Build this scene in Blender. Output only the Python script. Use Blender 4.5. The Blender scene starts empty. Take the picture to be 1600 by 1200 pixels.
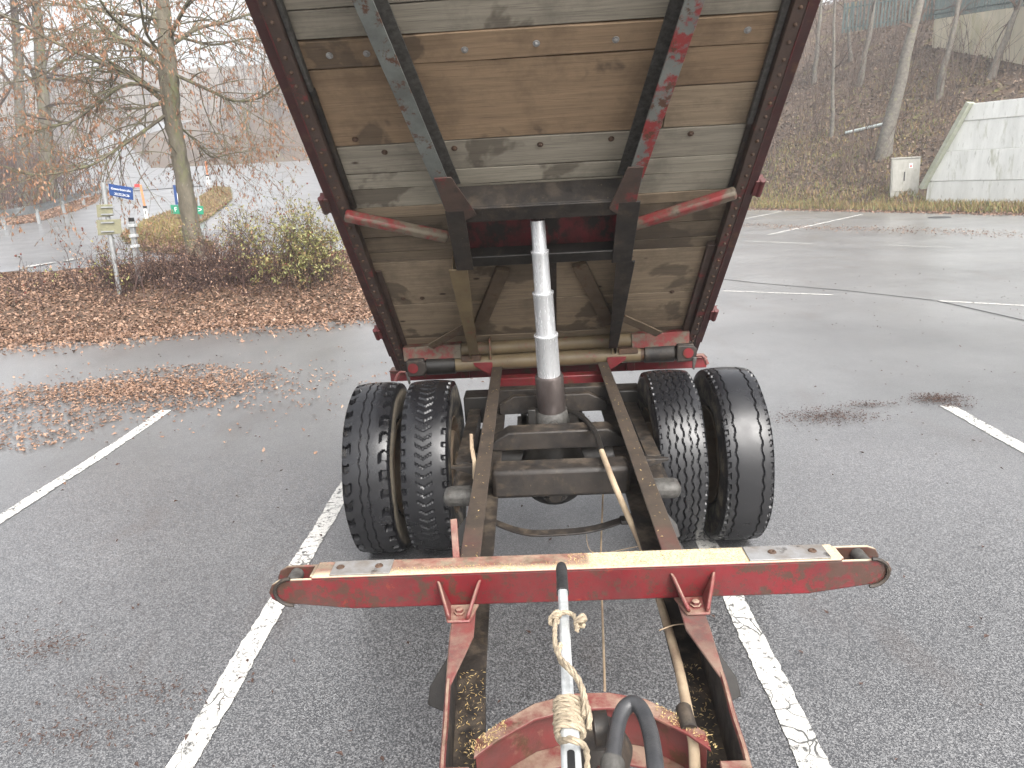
import bpy, math, random
import numpy as np
from mathutils import Vector, Matrix
random.seed(7); RNG = np.random.default_rng(7)
S = bpy.context.scene
COL = S.collection
R = math.radians
# ------------------------------------------------------------------ camera
F = 1110.0
CAM = np.array([-.086, 0.0, 2.227]); YAW, PITCH, ROLL = -.038, .288, -.055
_f = np.array([math.sin(YAW)*math.cos(PITCH), math.cos(YAW)*math.cos(PITCH), -math.sin(PITCH)])
_r = np.array([math.cos(YAW), -math.sin(YAW), 0.0]); _u = np.cross(_r, _f)
RX = math.cos(ROLL)*_r + math.sin(ROLL)*_u; UP = -math.sin(ROLL)*_r + math.cos(ROLL)*_u
cam = bpy.data.objects.new('camera', bpy.data.cameras.new('camera')); COL.objects.link(cam)
cam.matrix_world = Matrix(((RX[0], UP[0], -_f[0], CAM[0]), (RX[1], UP[1], -_f[1], CAM[1]), (RX[2], UP[2], -_f[2], CAM[2]), (0, 0, 0, 1)))
cam.data.sensor_width = 36; cam.data.lens = F/1600*36; cam.data.clip_start = .05; cam.data.clip_end = 2000
S.camera = cam
# ------------------------------------------------------------------ sky, sun, exposure
W = bpy.data.worlds.new('World'); S.world = W; W.use_nodes = True
nt = W.node_tree; nt.nodes.clear()
sky = nt.nodes.new('ShaderNodeTexSky'); sky.sky_type = 'NISHITA'; sky.sun_disc = False
SUN_EL, SUN_ROT = R(48), R(150)
sky.sun_elevation = SUN_EL; sky.sun_rotation = SUN_ROT; sky.dust_density = 6; sky.air_density = 1.0; sky.ozone_density = 1.0
hs = nt.nodes.new('ShaderNodeHueSaturation'); hs.inputs['Saturation'].default_value = .22; hs.inputs['Value'].default_value = 1.0
bg = nt.nodes.new('ShaderNodeBackground'); bg.inputs['Strength'].default_value = .15
wo = nt.nodes.new('ShaderNodeOutputWorld')
nt.links.new(sky.outputs[0], hs.inputs['Color']); nt.links.new(hs.outputs[0], bg.inputs[0]); nt.links.new(bg.outputs[0], wo.inputs[0])
sl = bpy.data.lights.new('sun', 'SUN'); sl.energy = 1.3; sl.angle = R(40); sl.color = (1, .97, .93)
sun = bpy.data.objects.new('sun', sl); COL.objects.link(sun)
sd = Vector((math.sin(SUN_ROT)*math.cos(SUN_EL), math.cos(SUN_ROT)*math.cos(SUN_EL), math.sin(SUN_EL)))
sun.rotation_euler = sd.to_track_quat('Z', 'Y').to_euler()
S.view_settings.view_transform = 'Standard'; S.view_settings.look = 'None'; S.view_settings.gamma = 1
S.view_settings.exposure = 1.42; S.view_settings.use_curve_mapping = False
S.render.engine = 'CYCLES'
try:
    S.cycles.use_denoising = True; S.cycles.denoiser = 'OPENIMAGEDENOISE'
except Exception: pass
S.cycles.max_bounces = 8; S.cycles.volume_bounces = 1; S.cycles.transparent_max_bounces = 8

# ------------------------------------------------------------------ pixel helpers (photograph pixels -> points in the place)
def ray(u, v): return _f + (u-800)/F*RX - (v-600)/F*UP
def hit(u, v, n, q):
    d = ray(u, v); t = ((np.array(q)-CAM) @ np.array(n, float))/(d @ np.array(n, float)); return CAM + t*d
def onX(u, v, x): return hit(u, v, (1, 0, 0), (x, 0, 0))
def onY(u, v, y): return hit(u, v, (0, 1, 0), (0, y, 0))
def onZ(u, v, z): return hit(u, v, (0, 0, 1), (0, 0, z))
def depth(u, v, d): return CAM + d*ray(u, v)
def sm(t): t = max(0.0, min(1.0, t)); return t*t*(3-2*t)
# foot of the right-hand slope: a line, u = distance behind it, t = distance along it (to the right)
FA = np.array([10.4, 34.6]); FB = np.array([16.3, 24.6]); FT = (FB-FA)/np.linalg.norm(FB-FA); FN = np.array([-FT[1], FT[0]])
if FN @ np.array([1.0, 1.0]) < 0: FN = -FN
WALL_T = 6.6; WALL_U = 2.0; WALL_H = 4.0
def foot(x, y):
    d = np.array([x, y])-FA; return d @ FN, d @ FT
def gz(x, y):
    w = sm((.5-x)/3.0); yb = y-(11+.2*(x+2.5))
    z = 0.0
    if w > 0:
        z = .18*sm((yb+5)/5) + .62*sm(yb/2.3) + .2*sm((yb-1.5)/3)
        z += (.028+.03*sm((-x-10)/9))*max(0, min(yb, 95)-20) + .17*max(0, y-105)
        z += .22*max(0, y-105)*sm((x+62)/20) if y > 105 else 0
        z *= w
    u, t = foot(x, y)
    if u > 0:
        k = sm((x+8)/16)
        zr = .18*u if u < 1.2 else .216+.60*(u-1.2)
        zr = min(zr, 13+.2*(zr-13)) if zr > 13 else zr
        if t > WALL_T-.3:
            f = sm((t-WALL_T+.3)/.8)
            if u < WALL_U+1.6: zr = zr*(1-f)+min(zr, .2)*f
            else: zr = max(zr, min((t-WALL_T)/2.2*WALL_H, WALL_H-.1))
        z = max(z, k*zr)
    return z
def at_ground(u, v, far=260, lift=0):
    d = ray(u, v); t = 3.0
    while t < far:
        P = CAM+t*d
        if P[2] <= gz(P[0], P[1])+lift: return np.array([P[0], P[1], gz(P[0], P[1])+lift])
        t += .05+.004*t
    return CAM+far*d

# ------------------------------------------------------------------ materials
def nodes(name):
    m = bpy.data.materials.new(name); m.use_nodes = True; t = m.node_tree; b = t.nodes['Principled BSDF']; return m, t, b
def coords(t, kind='Object', scale=(1, 1, 1), rnd=True):
    tc = t.nodes.new('ShaderNodeTexCoord'); mp = t.nodes.new('ShaderNodeMapping'); mp.inputs['Scale'].default_value = scale
    t.links.new(tc.outputs[kind], mp.inputs['Vector'])
    if rnd:
        oi = t.nodes.new('ShaderNodeObjectInfo'); ml = t.nodes.new('ShaderNodeMath'); ml.operation = 'MULTIPLY'; ml.inputs[1].default_value = 37.0
        t.links.new(oi.outputs['Random'], ml.inputs[0]); t.links.new(ml.outputs[0], mp.inputs['Location'])
    return mp.outputs[0]
def noise(t, vec, scale, detail=5, rough=.6, dist=0):
    n = t.nodes.new('ShaderNodeTexNoise'); n.inputs['Scale'].default_value = scale; n.inputs['Detail'].default_value = detail
    n.inputs['Roughness'].default_value = rough; n.inputs['Distortion'].default_value = dist
    t.links.new(vec, n.inputs['Vector']); return n.outputs['Fac']
def ramp(t, fac, lo, hi, a=(0, 0, 0, 1), b=(1, 1, 1, 1)):
    r = t.nodes.new('ShaderNodeValToRGB'); e = r.color_ramp.elements
    e[0].position = lo; e[1].position = hi; e[0].color = a; e[1].color = b
    t.links.new(fac, r.inputs[0]); return r.outputs[0]
def mix(t, fac, a, b):
    m = t.nodes.new('ShaderNodeMix'); m.data_type = 'RGBA'
    if isinstance(fac, (int, float)): m.inputs[0].default_value = fac
    else: t.links.new(fac, m.inputs[0])
    for k, s in ((6, a), (7, b)):
        if isinstance(s, tuple): m.inputs[k].default_value = (*s[:3], 1)
        else: t.links.new(s, m.inputs[k])
    return m.outputs[2]
def mth(t, op, a, b=0.0):
    m = t.nodes.new('ShaderNodeMath'); m.operation = op
    for k, s in ((0, a), (1, b)):
        if isinstance(s, (int, float)): m.inputs[k].default_value = s
        else: t.links.new(s, m.inputs[k])
    return m.outputs[0]
def bump(t, b, h, strength, dist=.01):
    n = t.nodes.new('ShaderNodeBump'); n.inputs['Strength'].default_value = strength; n.inputs['Distance'].default_value = dist
    t.links.new(h, n.inputs['Height']); t.links.new(n.outputs[0], b.inputs['Normal'])
def upness(t):
    g = t.nodes.new('ShaderNodeNewGeometry'); s = t.nodes.new('ShaderNodeSeparateXYZ'); t.links.new(g.outputs['Normal'], s.inputs[0]); return s.outputs[2]
def plain(name, c1, c2, scale=8, rough=.6, metal=0, lo=.35, hi=.65, bmp=.2, stretch=(1, 1, 1), spots=None, dust=None, kind='Object'):
    m, t, b = nodes(name); v = coords(t, kind, stretch)
    n = noise(t, v, scale, 8, .65); col = mix(t, ramp(t, n, lo, hi), c1, c2)
    if spots:
        for (c, sc, a, bb) in spots:
            col = mix(t, ramp(t, noise(t, v, sc, 8, .7), a, bb), col, c)
    if dust:
        c, amount, sc = dust
        d = mth(t, 'MULTIPLY', ramp(t, upness(t), .55, .95), ramp(t, noise(t, v, sc, 6, .7), .62-amount*.4, .75-amount*.3))
        col = mix(t, d, col, c)
    t.links.new(col, b.inputs['Base Color']); b.inputs['Metallic'].default_value = metal
    t.links.new(ramp(t, noise(t, v, scale*1.7, 6), .3, .7, (rough-.14,)*3+(1,), (min(1, rough+.14),)*3+(1,)), b.inputs['Roughness'])
    if bmp: bump(t, b, noise(t, v, scale*9, 6, .7), bmp, .004)
    return m
RUST = (.075, .032, .016); DUST = (.42, .33, .2); GRIME = (.028, .023, .018)
MAT = {}
MAT['red'] = plain('red_paint', (.17, .012, .016), (.11, .012, .014), 6, .42, spots=[((.2, .03, .012), 5, .6, .7), (RUST, 11, .53, .62), (GRIME, 26, .66, .72)], bmp=.12)
MAT['red_dusty'] = plain('dusty_red_paint', (.16, .03, .028), (.09, .035, .03), 7, .6, spots=[(RUST, 12, .55, .64), ((.27, .17, .11), 9, .55, .8)], dust=((.27, .19, .14), .6, 7))
MAT['maroon'] = plain('maroon_paint', (.055, .012, .012), (.035, .012, .01), 7, .6, spots=[(RUST, 10, .55, .66), (GRIME, 22, .6, .7)])
MAT['grime'] = plain('grimy_steel', (.018, .0145, .012), (.034, .026, .020), 9, .6, spots=[((.085, .062, .04), 12, .54, .74), ((.012, .010, .009), 5, .48, .62), ((.13, .10, .065), 45, .64, .72)], dust=((.08, .062, .045), .3, 9))
MAT['black'] = plain('black_grease', (.009, .008, .007), (.02, .017, .014), 9, .5, spots=[((.07, .052, .035), 18, .62, .75)])
MAT['greyblue'] = plain('grey_blue_paint', (.15, .162, .15), (.085, .09, .082), 5, .5, spots=[(RUST, 17, .56, .62), ((.25, .02, .02), 5, .70, .73), (GRIME, 9, .64, .7)])
MAT['bluered'] = plain('peeling_grey_paint', (.15, .16, .146), (.10, .105, .097), 5, .5, spots=[((.2, .02, .02), 6, .47, .53), (RUST, 14, .54, .60), (GRIME, 9, .66, .72)])
MAT['brace'] = plain('worn_brace_paint', (.15, .125, .09), (.09, .07, .05), 8, .6, spots=[((.19, .025, .025), 8, .46, .58), (GRIME, 14, .6, .7)])
MAT['olive'] = plain('dusty_olive_tube', (.16, .12, .065), (.11, .08, .045), 6, .55, spots=[((.22, .03, .03), 6, .58, .72), (RUST, 15, .62, .72)])
MAT['rust'] = plain('rusty_steel', (.085, .045, .025), (.05, .03, .02), 14, .7, spots=[((.16, .07, .02), 8, .6, .7)])
MAT['railbrown'] = plain('brown_riveted_steel', (.072, .045, .034), (.045, .03, .024), 9, .6, spots=[((.16, .022, .022), 7, .57, .65), (GRIME, 20, .6, .7)])
MAT['lipred'] = plain('chipped_red_edge', (.13, .016, .018), (.06, .02, .018), 5, .6, spots=[((.05, .03, .024), 6, .48, .58), (GRIME, 18, .58, .66)])
MAT['zinc'] = plain('galvanised_steel', (.62, .64, .64), (.42, .44, .44), 30, .42, .3, spots=[((.2, .18, .15), 14, .66, .76)], stretch=(1, 1, 1))
MAT['bolt'] = plain('zinc_bolt', (.34, .34, .33), (.22, .21, .2), 30, .45, .5)
MAT['grip'] = plain('black_rubber_grip', (.016, .016, .017), (.03, .03, .03), 25, .6)
MAT['hose'] = plain('rubber_hose', (.03, .031, .034), (.05, .05, .052), 20, .42)
MAT['rope'] = plain('hemp_rope', (.42, .35, .25), (.26, .21, .15), 60, .9, bmp=.6)
MAT['beige'] = plain('beige_line', (.46, .36, .24), (.24, .17, .115), 6, .7)
MAT['wearplate'] = plain('bare_worn_plate', (.26, .26, .26), (.17, .15, .13), 14, .5, .2, spots=[((.26, .11, .03), 14, .64, .7), (GRIME, 12, .6, .68)])
MAT['oldwood'] = plain('splintered_wood', (.4, .32, .22), (.25, .18, .12), 30, .8, stretch=(1, 1, .1))

def beam_mat():
    m, t, b = nodes('red_beam_with_chaff'); v = coords(t, 'Object')
    c = mix(t, ramp(t, noise(t, v, 5, 6), .35, .65), (.165, .008, .013), (.10, .008, .011))
    c = mix(t, ramp(t, noise(t, v, 6, 8, .7), .60, .66), c, (.25, .035, .012))
    ax = t.nodes.new('ShaderNodeTexCoord'); sx_ = t.nodes.new('ShaderNodeSeparateXYZ'); t.links.new(ax.outputs['Object'], sx_.inputs[0])
    ends = ramp(t, mth(t, 'ABSOLUTE', sx_.outputs[0]), .5, .95, (0, 0, 0, 1), (.09, .09, .09, 1))
    c = mix(t, ramp(t, mth(t, 'ADD', noise(t, v, 19, 10, .8), ends), .515, .575), c, (.055, .028, .018))
    c = mix(t, ramp(t, noise(t, v, 40, 9, .85), .57, .61), c, (.045, .028, .022))
    c = mix(t, mth(t, 'MULTIPLY', ramp(t, noise(t, v, 4, 8, .75), .45, .68), .6), c, (.09, .04, .035))
    c = mix(t, ramp(t, noise(t, v, 40, 6, .7), .68, .72), c, GRIME)
    tc = t.nodes.new('ShaderNodeTexCoord'); sp = t.nodes.new('ShaderNodeSeparateXYZ'); t.links.new(tc.outputs['Object'], sp.inputs[0])
    # pale chaff dust lies on the flat top: thick right of the middle, a thin film with a band along the front edge on the left
    up = ramp(t, upness(t), .45, .9); nz = noise(t, v, 9, 7, .7)
    right = ramp(t, sp.outputs[0], .03, .05); front = ramp(t, mth(t, 'MULTIPLY', mth(t, 'ADD', mth(t, 'SUBTRACT', sp.outputs[1], 1.88), mth(t, 'MULTIPLY', nz, .03)), 5.0), .16, .32, (1, 1, 1, 1), (.0, .0, .0, 1))
    amt = mth(t, 'MAXIMUM', right, mth(t, 'MAXIMUM', front, ramp(t, noise(t, v, 14, 7, .7), .3, .8, (.05, .05, .05, 1), (.7, .7, .7, 1))))
    d = mth(t, 'MULTIPLY', up, mth(t, 'MULTIPLY', amt, ramp(t, noise(t, v, 90, 4, .7), .25, .5, (.7, .7, .7, 1), (1, 1, 1, 1))))
    c = mix(t, d, c, mix(t, ramp(t, noise(t, v, 160, 3), .3, .7), (.43, .36, .25), (.53, .45, .32)))
    t.links.new(c, b.inputs['Base Color'])
    t.links.new(mix(t, d, (.42, .42, .42), (.95, .95, .95)), b.inputs['Roughness'])
    bump(t, b, noise(t, v, 70, 7, .7), .2, .004); return m
MAT['beam'] = beam_mat()

def rail_mat():
    m, t, b = nodes('drawbar_rail_paint'); v = coords(t, 'Object', rnd=False)
    dark = mix(t, ramp(t, noise(t, v, 9, 8, .7), .35, .7), (.035, .028, .023), (.075, .055, .04))
    dark = mix(t, ramp(t, noise(t, v, 22, 8, .7), .6, .72), dark, (.12, .09, .055))
    red = mix(t, ramp(t, noise(t, v, 7, 8, .7), .4, .62), (.20, .045, .042), (.12, .07, .06))
    red = mix(t, ramp(t, noise(t, v, 10, 8, .7), .42, .66), red, (.25, .17, .13))
    tc = t.nodes.new('ShaderNodeTexCoord'); sp = t.nodes.new('ShaderNodeSeparateXYZ'); t.links.new(tc.outputs['Object'], sp.inputs[0])
    yy = mth(t, 'ADD', sp.outputs[1], mth(t, 'MULTIPLY', noise(t, v, 5, 4), .9))
    y01 = mth(t, 'DIVIDE', yy, 6.0)
    f = ramp(t, y01, .33, .47)
    t.links.new(mix(t, f, red, dark), b.inputs['Base Color']); b.inputs['Roughness'].default_value = .55
    bump(t, b, noise(t, v, 60, 6, .7), .2, .004); return m
MAT['rail'] = rail_mat()

def wood_mat(name, c1, c2, stain):
    m, t, b = nodes(name); v = coords(t, 'Object', (1.1, 26, 8))
    g = noise(t, v, 1.6, 10, .62, .7); col = mix(t, ramp(t, g, .3, .7), c1, c2)
    v1 = coords(t, 'Object', (2.2, 110, 40)); fine = noise(t, v1, 2.0, 6, .7)
    col = mix(t, ramp(t, fine, .52, .74), col, tuple(x*.5 for x in c2))
    v2 = coords(t, 'Object', (1, 1, 1))
    col = mix(t, ramp(t, noise(t, v2, 3.2, 7, .7), .48, .75), col, tuple(x*.62 for x in c2))   # broad grey weathering
    vk = coords(t, 'Object', (3.2, 6.5, 6.5)); vo = t.nodes.new('ShaderNodeTexVoronoi'); vo.inputs['Scale'].default_value = 1.0
    t.links.new(vk, vo.inputs['Vector']); kn = ramp(t, vo.outputs['Distance'], .05, .085, (1, 1, 1, 1), (0, 0, 0, 1))
    col = mix(t, kn, col, (.045, .028, .018))                                                       # knots
    st = ramp(t, noise(t, v2, 2.1, 5, .52, .25), .57-stain, .60-stain)
    t.links.new(mix(t, mth(t, 'MULTIPLY', st, .62), col, (.05, .037, .026)), b.inputs['Base Color'])   # soaked-in water marks
    b.inputs['Roughness'].default_value = .8
    bump(t, b, fine, .35, .004); return m
WOOD = dict(warm=wood_mat('warm_brown_plank', (.28, .195, .12), (.19, .128, .077), -.025), grey=wood_mat('grey_weathered_plank', (.30, .27, .215), (.19, .17, .135), -.02),
            pale=wood_mat('pale_grey_plank', (.34, .31, .245), (.22, .20, .16), .015), dark=wood_mat('shade_tinted_dirty_plank', (.19, .145, .098), (.11, .084, .058), .02),  # dark: shade on the lower bed is mixed into this brown, with dirt
            mid=wood_mat('mid_brown_plank', (.32, .245, .165), (.205, .157, .107), .01))

def tyre_mat(name, mud):
    m, t, b = nodes(name); v = coords(t, 'Object')
    tc = t.nodes.new('ShaderNodeTexCoord'); sp = t.nodes.new('ShaderNodeSeparateXYZ'); t.links.new(tc.outputs['Object'], sp.inputs[0])
    rr = mth(t, 'SQRT', mth(t, 'ADD', mth(t, 'MULTIPLY', sp.outputs[1], sp.outputs[1]), mth(t, 'MULTIPLY', sp.outputs[2], sp.outputs[2])))
    n = noise(t, v, 14, 8, .7)
    base = mix(t, n, (.006, .006, .007), (.014, .014, .016))
    sidew = ramp(t, rr, .468, .488, (1, 1, 1, 1), (0, 0, 0, 1))
    mm = mth(t, 'MULTIPLY', sidew, ramp(t, noise(t, v, 10, 9, .75), .62-mud*.35, .72-mud*.2))
    col = mix(t, mm, base, (.17, .145, .11))
    sp2 = ramp(t, noise(t, v, 120, 3, .6), .70, .74); col = mix(t, mth(t, 'MULTIPLY', sp2, .35), col, (.2, .18, .15))
    t.links.new(col, b.inputs['Base Color'])
    wet = ramp(t, noise(t, v, 2.6, 5, .6), .40, .60, (.20, .20, .20, 1), (.42, .42, .42, 1))
    t.links.new(mix(t, sidew, wet, (.7, .7, .7)), b.inputs['Roughness'])
    bump(t, b, noise(t, v, 90, 6, .7), .12, .003); return m

def asphalt_mat(name, dark, light, wet=.5, cell=150.0, film=.8, bmp=.32, stain=.42, old=0.0):
    m, t, b = nodes(name); v = coords(t, 'Object', rnd=False)
    vo = t.nodes.new('ShaderNodeTexVoronoi'); vo.inputs['Scale'].default_value = cell; t.links.new(v, vo.inputs['Vector'])
    hsv = t.nodes.new('ShaderNodeSeparateColor'); t.links.new(vo.outputs['Color'], hsv.inputs[0])
    ag = ramp(t, hsv.outputs[0], .35, .98)
    b.inputs['Specular IOR Level'].default_value = .6
    col = mix(t, ag, dark, light)
    col = mix(t, mth(t, 'MULTIPLY', ramp(t, noise(t, v, cell*.5, 2, .5), .64, .70), .8), col, tuple(min(1, x*1.6) for x in light))
    if old:      # pales the far lot: grazing sky reflection painted into the base colour
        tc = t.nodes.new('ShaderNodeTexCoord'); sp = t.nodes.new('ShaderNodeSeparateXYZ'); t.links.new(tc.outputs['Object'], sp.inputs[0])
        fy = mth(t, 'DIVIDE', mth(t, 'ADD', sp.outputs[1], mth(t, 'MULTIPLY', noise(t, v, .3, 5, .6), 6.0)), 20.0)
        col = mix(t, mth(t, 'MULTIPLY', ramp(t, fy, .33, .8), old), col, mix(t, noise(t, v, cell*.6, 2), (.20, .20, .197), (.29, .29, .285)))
    big = noise(t, v, .35, 6, .6, .3); col = mix(t, ramp(t, big, .35, .68), col, mix(t, .45, col, (.035, .035, .037)))
    st = ramp(t, noise(t, coords(t, 'Object', (1.6, .55, 1), False), .9, 8, .68), .56, .74)
    col = mix(t, mth(t, 'MULTIPLY', st, stain), col, (.06, .04, .03))            # brown tea of rotted leaves
    t.links.new(col, b.inputs['Base Color'])
    t.links.new(ramp(t, noise(t, v, .8, 6, .6), .35, .7, (wet-.08,)*3+(1,), (wet+.14,)*3+(1,)), b.inputs['Roughness'])
    hgt = mth(t, 'ADD', vo.outputs['Distance'], mth(t, 'MULTIPLY', noise(t, v, cell*.25, 3), .8))
    bump(t, b, hgt, bmp, .004)
    # thin film of rain water
    t.links.new(ramp(t, noise(t, v, .5, 5, .6), .3, .62, (film*.55,)*3+(1,), (film,)*3+(1,)), b.inputs['Coat Weight'])
    b.inputs['Coat Roughness'].default_value = .28; b.inputs['Coat IOR'].default_value = 1.5
    return m
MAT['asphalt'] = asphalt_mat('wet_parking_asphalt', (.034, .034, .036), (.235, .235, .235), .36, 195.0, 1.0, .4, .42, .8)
MAT['road'] = asphalt_mat('damp_road_asphalt', (.16, .16, .163), (.22, .22, .22), .4, 60, 1.0, .0, .0)

def paint_mat():
    m, t, b = nodes('cracked_white_marking'); v = coords(t, 'Object', rnd=False)
    vo = t.nodes.new('ShaderNodeTexVoronoi'); vo.feature = 'DISTANCE_TO_EDGE'; vo.inputs['Scale'].default_value = 9
    nd = t.nodes.new('ShaderNodeVectorMath'); nd.operation = 'ADD'
    nn = t.nodes.new('ShaderNodeTexNoise'); nn.inputs['Scale'].default_value = 8; t.links.new(v, nn.inputs['Vector'])
    sc = t.nodes.new('ShaderNodeVectorMath'); sc.operation = 'SCALE'; sc.inputs['Scale'].default_value = .12
    t.links.new(nn.outputs['Color'], sc.inputs[0]); t.links.new(v, nd.inputs[0]); t.links.new(sc.outputs[0], nd.inputs[1]); t.links.new(nd.outputs[0], vo.inputs['Vector'])
    crack = ramp(t, vo.outputs['Distance'], .018, .045, (1, 1, 1, 1), (0, 0, 0, 1))
    worn = ramp(t, noise(t, v, 22, 10, .82), .53, .585)
    specks = ramp(t, noise(t, v, 110, 3, .6), .58, .66)
    k = mth(t, 'MAXIMUM', mth(t, 'MULTIPLY', crack, ramp(t, noise(t, v, 3, 3), .4, .55)), mth(t, 'MAXIMUM', worn, mth(t, 'MULTIPLY', specks, .6)))
    t.links.new(mix(t, k, mix(t, noise(t, v, 5, 5), (.50, .49, .45), (.62, .61, .58)), (.075, .075, .073)), b.inputs['Base Color']); b.inputs['Roughness'].default_value = .55
    bump(t, b, noise(t, v, 110, 3), .3, .004); return m
MAT['marking'] = paint_mat()
MAT['litter'] = plain('brown_litter_soil', (.10, .058, .037), (.045, .03, .02), 5, .9, spots=[((.16, .09, .05), 30, .5, .7)], bmp=.6)
MAT['hill'] = plain('leaf_covered_slope', (.10, .063, .038), (.045, .03, .02), 3, .95, spots=[((.15, .15, .035), .8, .57, .68), ((.17, .12, .095), 22, .55, .7)], bmp=.7)
MAT['grassy'] = plain('winter_grass', (.16, .14, .045), (.11, .115, .035), 2.5, .95, spots=[((.15, .075, .035), 3.2, .52, .66)], bmp=.5)
def leaf_mat(name, cols, kind='litter'):
    m, t, b = nodes(name); g = t.nodes.new('ShaderNodeNewGeometry'); r = t.nodes.new('ShaderNodeValToRGB')
    e = r.color_ramp.elements; e[0].color = (*cols[0], 1); e[1].color = (*cols[-1], 1)
    for i, c in enumerate(cols[1:-1]): q = e.new((i+1)/(len(cols)-1)); q.color = (*c, 1)
    t.links.new(g.outputs['Random Per Island'], r.inputs[0]); t.links.new(r.outputs[0], b.inputs['Base Color'])
    b.inputs['Roughness'].default_value = .62; return m
MAT['leaf'] = leaf_mat('fallen_leaf', [(.08, .05, .037), (.19, .108, .07), (.30, .18, .115), (.13, .073, .05), (.37, .245, .17)])
MAT['dryleaf'] = leaf_mat('hanging_dry_leaf', [(.19, .095, .05), (.28, .13, .065), (.15, .075, .042), (.33, .18, .095)])
MAT['hilleaf'] = leaf_mat('slope_leaf', [(.085, .053, .034), (.18, .115, .072), (.05, .032, .021), (.28, .205, .145)])
MAT['blade'] = leaf_mat('grass_blade', [(.17, .155, .05), (.13, .15, .035), (.25, .19, .065), (.22, .12, .05), (.12, .08, .04)])
MAT['green'] = leaf_mat('shrub_leaf', [(.11, .125, .04), (.19, .19, .06), (.25, .23, .08), (.2, .10, .05)])
MAT['hip'] = leaf_mat('rose_hip', [(.14, .025, .02), (.09, .025, .02), (.18, .06, .03)])
MAT['twig'] = plain('thin_brown_twig', (.095, .06, .04), (.045, .03, .021), 10, .85, bmp=0)
MAT['redtwig'] = plain('reddish_hedge_twig', (.085, .045, .036), (.05, .03, .025), 10, .85, bmp=0)
MAT['bark'] = plain('mossy_bark', (.155, .135, .10), (.085, .075, .055), 9, .9, stretch=(1, 1, .35), spots=[((.13, .14, .06), 5, .52, .68), ((.26, .24, .2), 22, .62, .7)], bmp=.7)
MAT['branch'] = plain('lichen_branch', (.14, .125, .085), (.08, .065, .05), 8, .9, spots=[((.16, .165, .08), 7, .5, .64)], bmp=.3)
MAT['greybark'] = plain('smooth_grey_bark', (.17, .155, .13), (.075, .066, .054), 9, .9, spots=[((.17, .17, .09), 4, .56, .7)], bmp=.4)
MAT['farwood'] = plain('distant_twigs', (.085, .066, .058), (.06, .05, .045), 3, .9, bmp=0)
MAT['concrete'] = plain('whitewashed_concrete', (.72, .73, .70), (.58, .59, .56), 3, .8, spots=[((.36, .37, .29), 2.6, .56, .72), ((.3, .3, .27), 9, .58, .72), ((.22, .22, .19), 26, .66, .72)], stretch=(1, 1, .22), bmp=.5)
MAT['oldwall'] = plain('stained_cream_wall', (.62, .56, .42), (.5, .47, .36), 2, .85, spots=[((.36, .33, .17), 1.5, .54, .7)], stretch=(1, 1, .3))
MAT['fence'] = plain('blue_green_fence', (.028, .055, .055), (.045, .075, .07), 4, .7)
MAT['cabinet'] = plain('weathered_cabinet', (.42, .41, .37), (.33, .32, .28), 8, .75, spots=[((.24, .24, .18), 6, .56, .68)], stretch=(1, 1, .4))
MAT['signback'] = plain('dirty_sign_back', (.23, .22, .14), (.16, .155, .10), 10, .6, spots=[((.1, .09, .06), 14, .62, .7)])
MAT['steelgrey'] = plain('galvanised_post', (.34, .35, .35), (.25, .26, .26), 14, .5, .3)
MAT['blue'] = plain('blue_sign', (.012, .045, .17), (.014, .05, .16), 8, .4, bmp=0)
MAT['greensign'] = plain('green_sign', (.01, .22, .12), (.012, .2, .11), 8, .4, bmp=0)
MAT['white'] = plain('white_plastic', (.78, .78, .76), (.7, .7, .68), 8, .5, bmp=0)
MAT['blackp'] = plain('black_plastic', (.015, .015, .016), (.02, .02, .02), 8, .5, bmp=0)
MAT['orange'] = plain('orange_pole', (.62, .24, .10), (.55, .2, .09), 8, .6, bmp=0)
MAT['redsign'] = plain('red_reflector', (.62, .04, .04), (.55, .04, .04), 8, .5, bmp=0)
MAT['straw'] = leaf_mat('straw_chaff', [(.40, .28, .11), (.55, .42, .2), (.28, .19, .09)])
MAT['soil'] = plain('wet_debris', (.095, .055, .042), (.05, .03, .024), 20, .9)
def chrome_mat():
    m, t, b = nodes('polished_ram'); v = coords(t, 'Object', (1, 1, .06))
    t.links.new(mix(t, noise(t, v, 60, 4), (.72, .73, .74), (.62, .63, .64)), b.inputs['Base Color']); b.inputs['Metallic'].default_value = .5
    t.links.new(ramp(t, noise(t, v, 90, 3), .3, .7, (.2, .2, .2, 1), (.3, .3, .3, 1)), b.inputs['Roughness']); return m
MAT['chrome'] = chrome_mat()
MAT['ramtube'] = plain('worn_ram_barrel', (.16, .135, .125), (.1, .08, .075), 9, .4, .7, spots=[((.2, .05, .045), 5, .62, .75)], stretch=(1, 1, .3))
MAT['rim'] = plain('dusty_brown_rim', (.13, .095, .06), (.085, .06, .04), 8, .75, spots=[(RUST, 10, .55, .65)])
MAT['castgrey'] = plain('cast_grey_iron', (.10, .096, .088), (.045, .042, .038), 40, .6, .2, spots=[((.05, .04, .035), 9, .58, .68)])
MAT['manhole'] = plain('iron_cover', (.05, .05, .05), (.035, .035, .035), 20, .5)

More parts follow.
